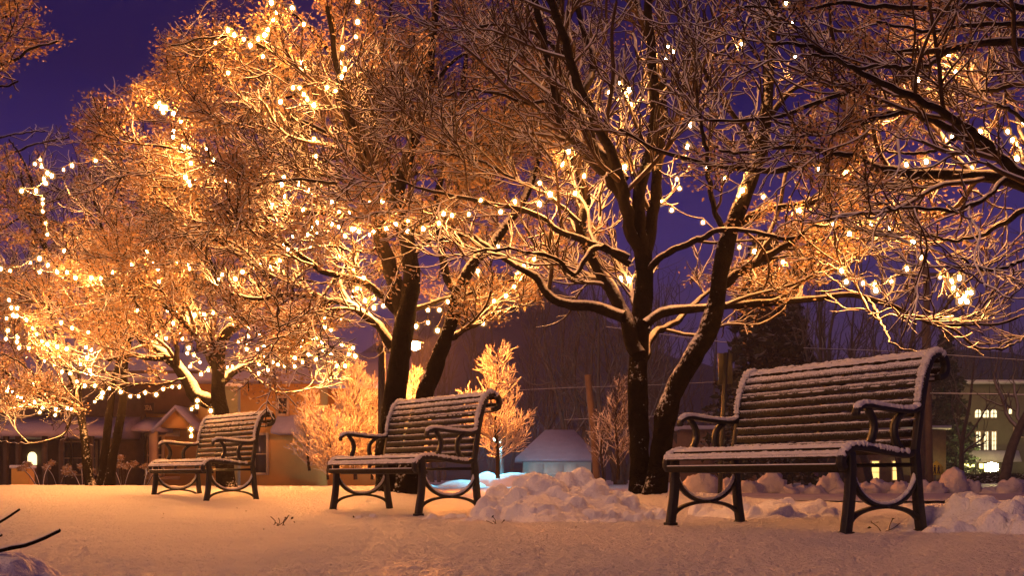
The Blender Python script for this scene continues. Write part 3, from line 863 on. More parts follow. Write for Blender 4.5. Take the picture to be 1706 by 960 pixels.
E_st = [([(1790, 860, 9.6), (1785, 700, 9.6), (1778, 560, 9.6), (1768, 440, 9.5), (1750, 350, 9.4), (1725, 310, 9.3)], .15, .085)]
E_li = [([(1735, 320), (1706, 306), (1675, 298), (1633, 294), (1550, 290), (1488, 285), (1450, 275), (1421, 258), (1383, 265), (1342, 273), (1288, 284), (1230, 282), (1179, 273), (1142, 264), (1106, 255), (1069, 236), (1033, 215)], .06, .014),
        ([(1421, 258), (1379, 256), (1342, 246), (1288, 247), (1215, 253), (1190, 238)], .026, .010),
        ([(1735, 320), (1706, 295), (1680, 273), (1658, 255), (1625, 244), (1596, 222), (1560, 204), (1527, 186), (1490, 188), (1440, 200)], .062, .014),
        ([(1650, 250), (1636, 237), (1614, 215), (1578, 190), (1534, 168), (1498, 149), (1450, 128), (1396, 98), (1340, 75), (1280, 70)], .045, .012),
        ([(1780, 90), (1706, 69), (1651, 69), (1596, 80), (1542, 102), (1505, 131), (1454, 142), (1396, 157), (1323, 186), (1250, 202), (1180, 200)], .042, .012),
        ([(1560, 100), (1527, 113), (1469, 109), (1425, 113), (1396, 98), (1350, 90)], .024, .010),
        ([(1600, 78), (1560, 86), (1542, 84), (1483, 84), (1454, 69), (1414, 51), (1378, 51), (1320, 60), (1260, 45)], .03, .010),
        ([(1527, 186), (1476, 186), (1454, 197), (1421, 211), (1381, 221), (1337, 215), (1290, 200)], .022, .010),
        ([(1780, 10), (1706, 10), (1640, 5), (1560, 15), (1480, 10), (1400, 5), (1330, 15), (1240, 10)], .035, .010),
        ([(1780, 60), (1700, 40), (1620, 40), (1540, 50), (1460, 35)], .03, .010),
        ([(1740, 310), (1760, 200), (1750, 100), (1730, 0), (1700, -60)], .06, .02),
        ([(1600, 225), (1560, 250), (1510, 255), (1460, 250)], .02, .009),
        ([(1675, 298), (1640, 330), (1590, 350), (1530, 345), (1470, 350)], .024, .009),
        ([(1730, 340), (1690, 360), (1640, 390), (1590, 400), (1530, 390)], .028, .009),
        ([(1740, 400), (1690, 440), (1640, 450), (1600, 430)], .024, .009),
        ([(1745, 150), (1690, 140), (1640, 152), (1590, 142), (1530, 155)], .024, .010), ([(1745, 230), (1700, 195), (1660, 172), (1615, 178)], .022, .010),
        ([(1755, 260), (1706, 235), (1690, 180), (1660, 120), (1640, 50)], .024, .010), ([(1750, 110), (1700, 105), (1650, 120), (1600, 110)], .02, .010),
        ([(1740, 330), (1706, 270), (1690, 230), (1650, 200)], .02, .010)]
tree('snowy_tree', 'snowy tree reaching in from the right with long bare horizontal limbs', 'tree', (1790, 862, 9.6), E_st, E_li, 9.4, spread=1.2, leafthr=.14, leafn=6, seed=5, group='snowy trees hung with lights', d2=2.3, d3=6.0, keep=lambda e: px_of(e)[1] < 560, minr=.0066)

F_st = [([(-260, 860, 11.5), (-250, 600, 11.5), (-230, 400, 11.5), (-200, 200, 11.5), (-190, 40, 11.5), (-180, -100, 11.5)], .14, .05)]
F_li = [([(-200, 200), (-120, 160), (-60, 130), (0, 110), (60, 80), (95, 68)], .04, .010),
        ([(-190, 100), (-120, 60), (-60, 50), (0, 30), (50, 15)], .035, .010),
        ([(-190, 40), (-100, 10), (-30, -10), (40, -20)], .03, .010),
        ([(-200, 200), (-120, 190), (-60, 170), (-10, 150), (30, 135)], .03, .010)]
tree('snowy_tree', 'leafy snowy branches hanging into the upper left corner of the sky', 'tree', (-260, 862, 11.5), F_st, F_li, 11.5, spread=.7, leafthr=-.9, leafn=9, seed=6, group='snowy trees hung with lights', d2=4.5, d3=8, keep=lambda e: (px_of(e)[1] < np.interp(px_of(e)[0], [0, 40, 60, 110], [165, 140, 120, 80])) & (px_of(e)[0] < np.interp(px_of(e)[1], [0, 15, 40, 60, 90], [75, 55, 70, 112, 100])), l2=(.3, .7))

# ------------------------------------------------------------------ string lights
def ico(r, sq=1.0):
    t = (1 + 5 ** .5) / 2
    v = [(-1, t, 0), (1, t, 0), (-1, -t, 0), (1, -t, 0), (0, -1, t), (0, 1, t), (0, -1, -t), (0, 1, -t), (t, 0, -1), (t, 0, 1), (-t, 0, -1), (-t, 0, 1)]
    f = [(0, 11, 5), (0, 5, 1), (0, 1, 7), (0, 7, 10), (0, 10, 11), (1, 5, 9), (5, 11, 4), (11, 10, 2), (10, 7, 6), (7, 1, 8), (3, 9, 4), (3, 4, 2), (3, 2, 6), (3, 6, 8), (3, 8, 9), (4, 9, 5), (2, 4, 11), (6, 2, 10), (8, 6, 7), (9, 8, 1)]
    v = norm(np.array(v, float)) * r
    v[:, 2] *= sq
    return v, f


bv, bf = ico(.0145, 1.3)
mb = MB(); mb.add(bv, bf); proto_bulb = mb.build('bulb', M['bulb'], smooth=True)
bulb_mesh = proto_bulb.data
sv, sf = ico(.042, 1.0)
mb = MB(); mb.add(sv, sf); po = mb.build('glow_halo', M['halo'], smooth=True)  # oversized shell added as the bulb's glow halo, not a glass part
sd_ = po.modifiers.new('s', 'SUBSURF'); halo_mesh = po.data; bpy.data.objects.remove(po)
bpy.data.objects.remove(proto_bulb)
mb = MB(); mb.tube([(0, 0, .019), (0, 0, .046)], .010, 6); po = mb.build('socket', M['socket']); sock_mesh = po.data; bpy.data.objects.remove(po)
S = [
    ('string wound down the far left of the canopy in a bright vertical column', 14.2, [(67, 266), (58, 273), (69, 278), (79, 288), (86, 293), (73, 298), (76, 305), (60, 318), (36, 318), (71, 332), (71, 339), (71, 352), (76, 372), (79, 391), (107, 418)]),
    ('short string arching along the top edge of the left canopy', 14.2, [(106, 283), (120, 276), (160, 267), (172, 249), (201, 280)]),
    ('string sagging in a shallow curve across the left canopy', 13.8, [(1, 448), (17, 451), (51, 438), (66, 431), (80, 442), (66, 453), (95, 453), (112, 454), (126, 463), (152, 463), (168, 464), (188, 454), (219, 441), (244, 420), (255, 435), (263, 449), (265, 469), (295, 439), (315, 441), (316, 448), (66, 478)][:-1]),
    ('string crossing above the low forking tree with a few spaced bulbs', 13.6, [(392, 465), (365, 465), (370, 458), (404, 453), (433, 441), (450, 445), (466, 434), (479, 415), (473, 406), (488, 394), (513, 391), (518, 413)]),
    ('tangled string in the left canopy, upper of the dense left masses', 14.5, [(15, 500), (19, 513), (29, 514), (22, 526), (11, 531), (28, 528), (44, 533), (54, 548), (61, 557), (70, 569), (79, 574), (95, 578), (111, 582), (143, 579), (152, 583), (145, 596), (134, 607), (150, 618), (66, 478)][:-1]),
    ('short tangled string hugging the left edge, inside the dense left mass', 14.3, [(13, 551), (10, 565), (29, 563), (28, 570), (32, 580), (48, 580)]),
    ('short loose string of three bulbs above the three stemmed tree', 14.0, [(102, 538), (120, 547), (147, 554), (66, 478)][:3]),
    ('string dropping from the left canopy then swinging right in front of the porch', 16.4, [(55, 639), (74, 602), (90, 609), (103, 620), (117, 623), (128, 636), (141, 643), (158, 643), (171, 655), (158, 670), (169, 662), (182, 648), (201, 653), (217, 661), (231, 661), (242, 655), (260, 658), (272, 649), (287, 645), (299, 645)]),
    ('lowest left string, a thick bright garland along a low limb', 16.8, [(1, 637), (13, 645), (12, 652), (20, 653), (28, 661), (35, 663), (41, 670), (58, 671), (66, 688), (71, 680), (93, 682), (92, 692), (112, 681), (119, 683)]),
    ('string zigzagging down the left limb of the low forking tree', 15.0, [(229, 518), (260, 559), (277, 564), (279, 518), (295, 516), (288, 539), (299, 554), (304, 565), (314, 580), (312, 589), (323, 592), (333, 604), (317, 611), (335, 624), (347, 617), (355, 619), (369, 628), (371, 634), (379, 612), (387, 611)]),
    ('short string low on the trunk of the low forking tree', 14.3, [(319, 682), (328, 678), (329, 668), (351, 685)]),
    ('two bulb string end glowing beside the back of the farthest bench', 14.1, [(318, 716), (319, 727)]),
    ('string winding through the heart of the low forking tree', 14.8, [(324, 525), (340, 524), (355, 521), (352, 500), (383, 528), (389, 540), (414, 546), (414, 561), (397, 571), (411, 572), (411, 582), (429, 582), (440, 577), (432, 558)]),
    ('upper of the two dense strings over the farthest bench', 14.1, [(463, 579), (478, 577), (478, 584), (502, 580), (503, 567), (526, 564), (536, 571), (538, 586), (552, 591), (570, 575), (588, 580), (581, 591), (592, 594), (541, 546), (551, 550), (568, 531), (541, 531)]),
    ('lower of the two dense strings over the farthest bench', 14.1, [(431, 623), (447, 617), (431, 607), (440, 596), (455, 605), (463, 608), (475, 610), (491, 611), (491, 597), (504, 604), (514, 591), (526, 599), (561, 610), (575, 610)]),
    ('string looped in a small cluster high in the broad tree near the sky', 12.2, [(359, 71), (380, 50), (390, 58), (406, 65), (417, 75), (430, 64), (441, 58), (446, 49), (455, 32), (461, 20), (452, 4), (487, 13), (506, 40), (438, 94), (380, 121)]),
    ('string hanging from the very top of the broad tree', 11.9, [(596, 2), (596, 36), (593, 61), (571, 80), (568, 103), (575, 115), (569, 128), (545, 145), (559, 151), (523, 175), (512, 166), (506, 157), (499, 146), (488, 146), (467, 169), (503, 104)]),
    ('blazing bright string tumbling down the outer left edge of the broad tree', 11.7, [(260, 177), (269, 180), (275, 179), (266, 172), (272, 187), (289, 189), (302, 202), (289, 218), (289, 228), (304, 239), (307, 245), (316, 244), (344, 248), (356, 266), (318, 272), (309, 295), (314, 303), (317, 308), (364, 285), (375, 302)]),
    ('string knotted around the left limbs of the broad tree', 12.3, [(523, 231), (526, 260), (499, 302), (499, 308), (473, 296), (469, 308), (473, 327), (453, 341), (504, 349), (514, 315), (553, 337), (565, 353), (582, 355), (606, 360), (616, 337), (637, 335)]),
    ('densest string, wrapped along the limb left of the dark fork', 12.5, [(518, 380), (528, 371), (528, 390), (553, 374), (564, 378), (575, 393), (587, 382), (591, 381), (598, 386), (616, 391), (622, 386), (644, 381), (660, 374), (680, 368), (679, 385)]),
    ('short string hanging down into the gap left of the dark fork', 13.0, [(566, 427), (587, 451), (606, 463), (595, 481), (587, 485), (588, 494), (608, 501), (623, 498), (623, 513), (639, 510), (462, 504)][:-1]),
    ('long string swung from the broad tree across to the twin trunked tree', 10.8, [(705, 381), (731, 372), (739, 356), (753, 359), (781, 357), (801, 334), (834, 353), (858, 336), (899, 340), (899, 305), (917, 324), (958, 322), (973, 293), (1011, 300), (1041, 278), (1079, 281), (1139, 265), (1178, 277), (1207, 298), (1237, 317), (1272, 328), (1294, 349), (1331, 351)]),
    ('string zigzagging in the open gap between the two big trees', 12.9, [(829, 410), (890, 432), (873, 443), (862, 457), (857, 478), (843, 493), (823, 502), (819, 523), (791, 533), (805, 539), (796, 452)]),
    ('short string across the lower trunks of the broad tree', 13.2, [(693, 544), (713, 538), (713, 517), (732, 517), (746, 503), (729, 551)]),
    ('string scattered through the middle of the twin trunked tree', 11.2, [(1145, 244), (1128, 298), (1132, 314), (1102, 337), (1119, 350), (1171, 371), (1232, 412), (1257, 419), (1304, 437)]),
    ('three bulb string end glowing left of the twin trunks', 11.4, [(1015, 465), (1034, 463), (1034, 470), (1047, 465), (1072, 380)][:4]),
    ('string ending in a bright ball at the right over the nearest bench', 10.2, [(1388, 374), (1415, 390), (1450, 373), (1482, 380), (1494, 397), (1521, 403), (1534, 429), (1566, 461), (1585, 469), (1588, 480), (1599, 463), (1611, 488), (1618, 488), (1611, 503), (1600, 502), (1606, 496), (1596, 491)]),
    ('string looping back low on the right, left of the bright ball', 10.2, [(1403, 451), (1410, 470), (1438, 472), (1458, 475), (1459, 484), (1485, 469), (1511, 448)]),
    ('thinly spaced string along the big horizontal limb on the right', 10.0, [(1365, 282), (1409, 286), (1449, 308), (1510, 274), (1543, 269), (1619, 280), (1606, 255)]),
    ('string at the right edge high in the canopy, with a bright far end', 9.8, [(1586, 228), (1602, 217), (1617, 229), (1633, 219), (1679, 219), (1687, 233), (1694, 264), (1704, 206)]),
    ('string dropping through the upper right canopy', 9.8, [(1555, 51), (1580, 90), (1592, 120), (1587, 147), (1530, 133), (1478, 193)]),
    ('two bulb string at the top edge above the leaning trunk', 10.2, [(1310, 4), (1319, 39), (1325, 95), (1236, 72)]),
    ('string glimpsed between the upper stems of the twin trunked tree', 11.3, [(1113, 77), (1121, 86), (1110, 98), (1048, 150), (1053, 173), (1032, 137), (1015, 155)]),
    ('short faint string beside the left upper stems of the twin trunked tree', 11.2, [(947, 252), (936, 273), (916, 323), (1151, 208)][:3]),
]
S[31] = ('three bulb string near the top edge above the leaning trunk', 10.2, [(1310, 4), (1319, 39), (1325, 95)])
S.append(('two bulb string end high right of the upper stems, deep in brown twigs', 10.6, [(1236, 72), (1151, 208)]))
nb = 0
for lab, Y, pts in S:
    w = []
    for (px, py) in pts:
        w.append(P(px, py, Y + random.uniform(-.3, .3)))
    R = root('string_lights', w[0], 'warm white ' + lab, 'string lights', 'strings of warm lights in the trees')
    # cable with slack between the bulbs
    cp = []
    for k in range(len(w) - 1):
        a, b = w[k], w[k + 1]; d = np.linalg.norm(b - a)
        for t in np.linspace(0, 1, 7)[:-1]:
            cp.append(a + (b - a) * t - np.array([0, 0, .10 * d * 4 * t * (1 - t)]) + np.array([0, 0, .045]))
    cp.append(w[-1] + [0, 0, .045])
    mb = MB(); mb.tube(cp, .006, 5); mb.build('cable', M['twig'], R, smooth=True)
    for p in w:
        o = link(bpy.data.objects.new('bulb', bulb_mesh)); o.parent = R; o.location = p - w[0]; nb += 1
        sc_ = random.uniform(.78, 1.3); o.scale = (sc_, sc_, sc_)
        q = link(bpy.data.objects.new('socket', sock_mesh)); q.parent = o
        q = link(bpy.data.objects.new('glow_halo', halo_mesh)); q.parent = o
print('bulbs', nb)


# ------------------------------------------------------------------ lit shrubs and small trees
def conical(name, label, px, base_y, top_y, Y, wpx, mat='frost', dens=1.0, lean=0, trunk_from=.12, seed=0, leaf=0, group='small snowy trees lit by the street lamp', upr=(.55, 1.1), wm=1.25, vary=.7):
    b = P(px, base_y, Y); h = (base_y - top_y) / F * Y; w = wpx / F * Y / 2
    R = root(name, b, label, 'tree', group)
    K = 20; t = np.linspace(0, 1, K)
    s = b + np.stack([lean * t + .03 * np.sin(t * 7 + seed), .02 * np.cos(t * 6), t * h], 1)
    rr = np.linspace(.03 * h / 2, .006, K) + .008
    V, q, _ = tubes(s[None], rr[None], 8); mesh_np('trunk', V, [q], M['limb'], R, smooth=True)
    n = int(95 * dens); tt = trunk_from + (1 - trunk_from) * rng.random(n) ** 1.1
    a = rng.uniform(0, 2 * math.pi, n)
    p = np.stack([np.interp(tt, t, s[:, k]) for k in range(3)], 1)
    up = rng.uniform(*upr, n)
    D = norm(np.stack([np.cos(a), np.sin(a), up], 1))
    prof = np.interp(tt, [0, trunk_from, .3, .6, 1], [.5, .75, 1, .62, .10])
    ln = w * wm * prof * rng.uniform(.45, 1.12, n) * (1 + vary * n2(a * 1.3 + seed * 5, tt * 5 + seed))
    p2, r2 = grow(p, D, ln, np.full(n, .011) * (h / 2.4), 7, .07, .05)
    p3, r3 = grow(*spawn(p2, r2, 11, .15, 22, 50, .8, 1, (.12 * h / 2, .30 * h / 2), .75, .012, .0075), 5, .10, .06, tip=.6)
    p4, r4 = grow(*spawn(p3, r3, 13, .1, 22, 50, .9, 1, (.06 * h / 2, .15 * h / 2), .8, .01, .0075), 3, .1, .05, tip=.6)
    V = []; Q = []; m = 0
    for (pp, rad) in ((p2, r2), (p3, r3), (p4, r4)):
        v, q, _ = tubes(pp, rad, 4); V.append(v); Q.append(q + m); m += len(v)
    mesh_np('crown', np.concatenate(V), Q, M[mat], R, smooth=True)
    return R


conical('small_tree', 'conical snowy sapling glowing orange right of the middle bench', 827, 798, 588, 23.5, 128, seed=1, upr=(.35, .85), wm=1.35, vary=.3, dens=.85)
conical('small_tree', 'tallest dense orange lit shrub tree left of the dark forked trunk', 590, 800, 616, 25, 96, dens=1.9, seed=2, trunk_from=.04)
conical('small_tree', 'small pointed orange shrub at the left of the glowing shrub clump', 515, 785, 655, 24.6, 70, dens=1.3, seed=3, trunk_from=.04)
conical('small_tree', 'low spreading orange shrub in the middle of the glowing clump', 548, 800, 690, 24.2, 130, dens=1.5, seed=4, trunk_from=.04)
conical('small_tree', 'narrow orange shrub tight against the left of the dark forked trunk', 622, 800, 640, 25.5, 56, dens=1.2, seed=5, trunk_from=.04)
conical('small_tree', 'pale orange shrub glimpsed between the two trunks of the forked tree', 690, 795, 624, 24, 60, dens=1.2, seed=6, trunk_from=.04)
conical('small_tree', 'thin reddish sapling left of the twin trunks', 1028, 800, 640, 27, 80, dens=.55, seed=7, mat='twig')
conical('small_tree', 'thin faint sapling leaning against the light pole left of the twin trunks', 1003, 800, 690, 28, 90, dens=.2, seed=8, mat='twig')

# ------------------------------------------------------------------ house on the left
HY0 = 33.0


def hx(px, Y=HY0): return (px - CX) / F * Y
def hz(py, Y=HY0): return CZ + (HY - py) / F * Y


def window(parent, px0, px1, py0, py1, Y, mat='glass', nx=2, ny=2, frame=.07):
    x0, x1, z0, z1 = hx(px0, Y), hx(px1, Y), hz(py1, Y), hz(py0, Y)
    mb = MB(); f = frame
    mb.box((x0 - f, Y - .06, z0 - f), (x0, Y + .02, z1 + f)); mb.box((x1, Y - .06, z0 - f), (x1 + f, Y + .02, z1 + f))
    mb.box((x0, Y - .06, z1), (x1, Y + .02, z1 + f)); mb.box((x0, Y - .09, z0 - f), (x1, Y + .02, z0))
    for k in range(1, nx):
        x = x0 + (x1 - x0) * k / nx; mb.box((x - f * .4, Y - .05, z0), (x + f * .4, Y + .015, z1))
    for k in range(1, ny):
        z = z0 + (z1 - z0) * k / ny; mb.box((x0, Y - .045, z - f * .25), (x1, Y + .012, z + f * .25))
    w = mb.build('window', M['trim'], parent)
    mb = MB(); mb.box((x0, Y - .025, z0), (x1, Y + .005, z1)); mb.build('pane', M[mat], w)
    return w


H = root('house', (hx(400), HY0, 0), 'ochre two storey house with snowy purple roofs behind the farthest bench', 'house')
mb = MB(); mb.box((hx(205), HY0, -.4), (hx(528), HY0 + 8, hz(640))); mb.build('wall', M['ochre'], H)
mb = MB(); mb.box((hx(528), HY0 + 2.0, -.4), (hx(655), HY0 + 9, hz(628) + .2)); mb.build('wall', M['ochre'], H)
# upper dark board band with the sign
mb = MB(); mb.box((hx(100), HY0 - .06, hz(690)), (hx(330), HY0 + 6, hz(618))); mb.build('upper_wall', M['brownwall'], H)
# eaves roofs
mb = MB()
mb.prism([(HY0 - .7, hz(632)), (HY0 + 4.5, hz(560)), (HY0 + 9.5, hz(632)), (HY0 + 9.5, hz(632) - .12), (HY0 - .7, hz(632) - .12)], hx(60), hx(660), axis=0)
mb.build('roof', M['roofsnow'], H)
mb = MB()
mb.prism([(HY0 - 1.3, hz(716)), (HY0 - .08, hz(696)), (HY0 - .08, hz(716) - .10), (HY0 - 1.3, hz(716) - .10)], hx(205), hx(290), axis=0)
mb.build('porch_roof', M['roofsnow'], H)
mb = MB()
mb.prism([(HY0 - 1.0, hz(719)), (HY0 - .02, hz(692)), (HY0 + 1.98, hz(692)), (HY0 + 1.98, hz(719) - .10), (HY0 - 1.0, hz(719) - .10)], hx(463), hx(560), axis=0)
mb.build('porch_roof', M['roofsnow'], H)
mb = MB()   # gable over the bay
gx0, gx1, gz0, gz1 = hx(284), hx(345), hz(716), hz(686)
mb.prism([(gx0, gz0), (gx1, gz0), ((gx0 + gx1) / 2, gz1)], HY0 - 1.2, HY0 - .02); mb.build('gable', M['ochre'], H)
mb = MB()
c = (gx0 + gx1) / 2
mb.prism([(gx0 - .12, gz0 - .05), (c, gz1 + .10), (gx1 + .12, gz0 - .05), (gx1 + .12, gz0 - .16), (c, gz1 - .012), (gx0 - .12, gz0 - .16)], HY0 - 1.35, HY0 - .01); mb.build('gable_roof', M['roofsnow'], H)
mb = MB(); mb.box((hx(205), HY0 - .10, hz(728)), (hx(300), HY0 - .01, hz(718))); mb.box((hx(205), HY0 - .08, hz(800)), (hx(300), HY0 - .01, hz(794))); mb.build('trim_band', M['trim'], H)
window(H, 217, 242, 728, 790, HY0 - .10); window(H, 246, 270, 728, 790, HY0 - .10)
window(H, 426, 444, 726, 788, HY0 - .04, nx=1)
window(H, 464, 478, 664, 690, HY0 - .04, nx=1, ny=1)
mb = MB(); mb.box((hx(362), HY0 - .12, -.3), (hx(377), HY0 - .01, hz(770))); mb.build('door', M['darkwood'], H)
mb = MB(); mb.box((hx(388), HY0 - .16, -.3), (hx(392), HY0 - .01, hz(772))); mb.build('downpipe', M['trim'], H)
mb = MB()
for i_, px in enumerate((208, 196, 275)): mb = MB(); mb.box((hx(px) - .10, HY0 - 1.15, -.3), (hx(px) + .10, HY0 - .95, hz(718))); mb.build('porch_post', M['trim'], H)
# name board on the dark upper wall
mb = MB(); mb.box((hx(222), HY0 - .11, hz(687)), (hx(258), HY0 - .065, hz(672))); sg = mb.build('name_board', M['darkwood'], H)


GL = {'O': [[(0, 0), (1, 0), (1, 2), (0, 2), (0, 0)]], 'P': [[(0, 0), (0, 2), (1, 2), (1, 1), (0, 1)]], 'E': [[(1, 0), (0, 0), (0, 2), (1, 2)], [(0, 1), (.8, 1)]], 'R': [[(0, 0), (0, 2), (1, 2), (1, 1), (0, 1)], [(.3, 1), (1, 0)]],
      'A': [[(0, 0), (.5, 2), (1, 0)], [(.2, .8), (.8, .8)]], 'L': [[(0, 2), (0, 0), (1, 0)]]}


def lettering(txt, x0, z0, h, Y, mat, parent, name='lettering'):
    mb = MB(); w = h * .5; t = h * .10
    for k, ch in enumerate(txt):
        for st in GL.get(ch, []):
            for (a, b), (c_, d) in zip(st[:-1], st[1:]):
                p = np.array([x0 + k * w * 1.55 + a * w, z0 + b * h / 2]); q = np.array([x0 + k * w * 1.55 + c_ * w, z0 + d * h / 2])
                u = (q - p) / (np.linalg.norm(q - p) + 1e-9); n_ = np.array([-u[1], u[0]]) * t
                p = p - u * t * .6; q = q + u * t * .6
                jit = random.uniform(0, .004)
                mb.prism([tuple(p + n_), tuple(q + n_), tuple(q - n_), tuple(p - n_)], Y - .02 - jit, Y)
    return mb.build(name, mat, parent)


lettering('OPERA', hx(229), hz(684), .12, HY0 - .112, M['trim'], sg)

# dark porch at far left
Q = root('porch', (hx(80, 31), 31, 0), 'dark open porch with thin posts and tall windows at the far left', 'porch')
mb = MB(); mb.box((hx(-160, 31), 32.5, -.4), (hx(204, 31), 33.6, hz(640, 31))); mb.build('back_wall', M['darkwood'], Q)
mb = MB(); mb.prism([(29.6, hz(722, 31)), (32.5, hz(690, 31)), (32.5, hz(722, 31) - .12), (29.6, hz(722, 31) - .12)], hx(-160, 31), hx(204, 31), axis=0); mb.build('roof', M['roofsnow'], Q)
for px in (-40, 8, 28, 72, 100, 150, 190):
    mb = MB(); mb.box((hx(px, 30), 29.9, -.4), (hx(px, 30) + .11, 30.02, hz(724, 31))); mb.build('post', M['darkwood'], Q)
for (a, b) in ((106, 118), (121, 140), (143, 160)): window(Q, a, b, 738, 790, 32.46, nx=1, ny=2, frame=.05)
mb = MB()
n_ = 10; aw = hx(60, 32.4) - hx(46, 32.4)
prof = [(hx(46, 32.4), hz(775, 32.4))] + [(hx(53, 32.4) - aw / 2 * math.cos(t), hz(762, 32.4) + .14 * math.sin(t)) for t in np.linspace(0, math.pi, n_)] + [(hx(60, 32.4), hz(775, 32.4))]
mb.prism(prof, 32.40, 32.46); mb.build('lit_arch_window', M['archlit'], Q)
mb = MB(); mb.box((hx(46, 32.4), 32.42, -.2), (hx(60, 32.4), 32.47, hz(775.5, 32.4))); mb.build('door', M['brownwall'], Q)

Z0 = root('utility_box', P(40, 812, 24), 'squat ochre box with dark sides standing before the porch', 'box')
mb = MB(); b = P(40, 812, 24); mb.box((b[0] - .18, 23.8, b[2] - .1), (b[0] + .18, 24.1, b[2] + .38)); mb.build('cabinet', M['ochre'], Z0, bevel=.01)
mb = MB(); mb.box((b[0] - .21, 23.76, b[2] + .382), (b[0] + .21, 24.14, b[2] + .45)); mb.build('snow_cap', M['snow'], Z0, bevel=.025)
Z0 = root('stone_pillar', P(386, 800, 27), 'grey green square pillar with a snow cap right of the low forking trunk', 'pillar')
b = P(386, 800, 27); mb = MB(); mb.box((b[0] - .17, 26.85, -.3), (b[0] + .17, 27.15, CZ + (HY - 645) / F * 27)); mb.build('shaft', M['green'], Z0, bevel=.01)
zt = CZ + (HY - 645) / F * 27
mb = MB(); mb.box((b[0] - .21, 26.8, zt + .001), (b[0] + .21, 27.2, zt + .08)); mb.build('snow_cap', M['snow'], Z0, bevel=.03)


def seedheads(px, base, Y, n, hpx, label, r=.055):
    b = P(px, base, Y); R = root('dry_plant', b, label, 'plant', 'snow capped dry plants by the porch')
    mb = MB(); sp = []
    for k in range(n):
        h = hpx / F * Y * random.uniform(.5, .85); t = b + np.array([random.uniform(-.35, .35), random.uniform(-.2, .2), h]); mb.tube(spline([b - [0, 0, .2], (b + t) / 2 + [random.uniform(-.05, .05), 0, 0], t], 8), .011, 5); sp.append(t)
    mb.build('stem', M['twig'], R)
    for t in sp:
        a, f = ico(1.0); v = np.repeat(t[None], 120, 0) + rng.normal(0, r * .55, (120, 3)) * [1, 1, .8]
        leaves(R, v, .035, M['leaf'], 'seed_head')


seedheads(138, 806, 23, 4, 40, 'dry snowy seed heads just left of the three stems')
seedheads(205, 806, 23, 5, 56, 'tall dry snowy seed heads right of the three stems')
seedheads(238, 806, 22.5, 3, 34, 'low dry snowy seed heads under the bay window')
seedheads(98, 808, 23, 4, 34, 'dry snowy seed heads before the dark porch')
seedheads(70, 808, 22, 3, 44, 'dry snowy seed heads near the squat ochre box')

# ------------------------------------------------------------------ garage, street lamps
GY = 42.0
G = root('garage', (hx(920, GY), GY, 0), 'small pale garage with a snowy hip roof and cool lit front', 'garage')
x0, x1, z1 = hx(872, GY), hx(985, GY), hz(764, GY)
mb = MB(); mb.box((x0, GY, -.6), (x1, GY + 5, z1)); mb.build('wall', M['white'], G)
mb = MB()
e = .3; zt = hz(712, GY)
V = [(x0 - e, GY - e, z1), (x1 + e, GY - e, z1), (x1 + e, GY + 5 + e, z1), (x0 - e, GY + 5 + e, z1), (hx(912, GY), GY + 2.5, zt), (hx(962, GY), GY + 2.5, zt)]
V += [(a, b_, c_ - .12) for a, b_, c_ in V[:4]]
mb.add(V, [(0, 1, 5, 4), (1, 2, 5), (2, 3, 4, 5), (3, 0, 4), (6, 7, 1, 0), (7, 8, 2, 1), (8, 9, 3, 2), (9, 6, 0, 3), (9, 8, 7, 6)]); mb.build('roof', M['roofsnow'], G)
for a, b_ in ((878, 905), (912, 938), (944, 962)):
    mb = MB(); mb.box((hx(a, GY), GY - .05, -.5), (hx(b_, GY), GY - .003, hz(773, GY))); d = mb.build('garage_door', M['white'], G)
    mb = MB()
    for k in range(3): zz = -.1 + k * .22; mb.box((hx(a, GY) + .04, GY - .065, zz), (hx(b_, GY) - .04, GY - .052, zz + .16))
    mb.build('door_panel', M['white'], d)


def lamp(label, px, py, Y, pole_px, mat, r, arm=True, polemat='steel'):
    h = P(px, py, Y); R = root('street_lamp', (hx(pole_px, Y), Y, 0), label, 'street lamp')
    bx = hx(pole_px, Y)
    mb = MB(); mb.tube([(bx, Y, -.3), (bx, Y, h[2] * .5), (bx, Y, h[2] + .12)], [.085, .07, .055], 10); mb.build('pole', M[polemat], R, smooth=True)
    if arm and abs(bx - h[0]) > .05:
        mb = MB(); mb.tube(spline([(bx, Y, h[2] + .05), ((bx + h[0]) / 2, Y, h[2] + .2), (h[0], Y, h[2] + .13)], 12), .03, 8); mb.build('arm', M[polemat], R, smooth=True)
    mb = MB(); mb.tube([h + [0, 0, .20], h + [0, 0, .12], h + [0, 0, r * .6]], [.04, r * 1.4, r * 1.7], 14); mb.build('lamp_head', M[polemat], R, smooth=True)
    v, f = ico(r); mb = MB(); mb.add(v + h, f); mb.build('lamp_bulb', M[mat], R, smooth=True)
    return R


lamp('sodium street lamp glowing orange behind the dark forked trunk', 691, 576, 22.6, 664, 'sodium', .11)
lamp('cool white yard light on a thin post beside the conical sapling', 826, 734, 35.3, 836, 'cyan', .075)
R = root('lamp_post', P(636, 812, 20), 'plain dark post standing close left of the forked trunk', 'post')
b = P(636, 812, 20); t = P(636, 586, 20)
mb = MB(); mb.tube([b - [0, 0, .3], t], [.075, .06], 10); mb.build('shaft', M['iron'], R, smooth=True)
mb = MB(); mb.tube([t, t + [0, 0, .05], t + [0, 0, .12]], [.085, .085, .01], 10); mb.build('cap', M['iron'], R, smooth=True)

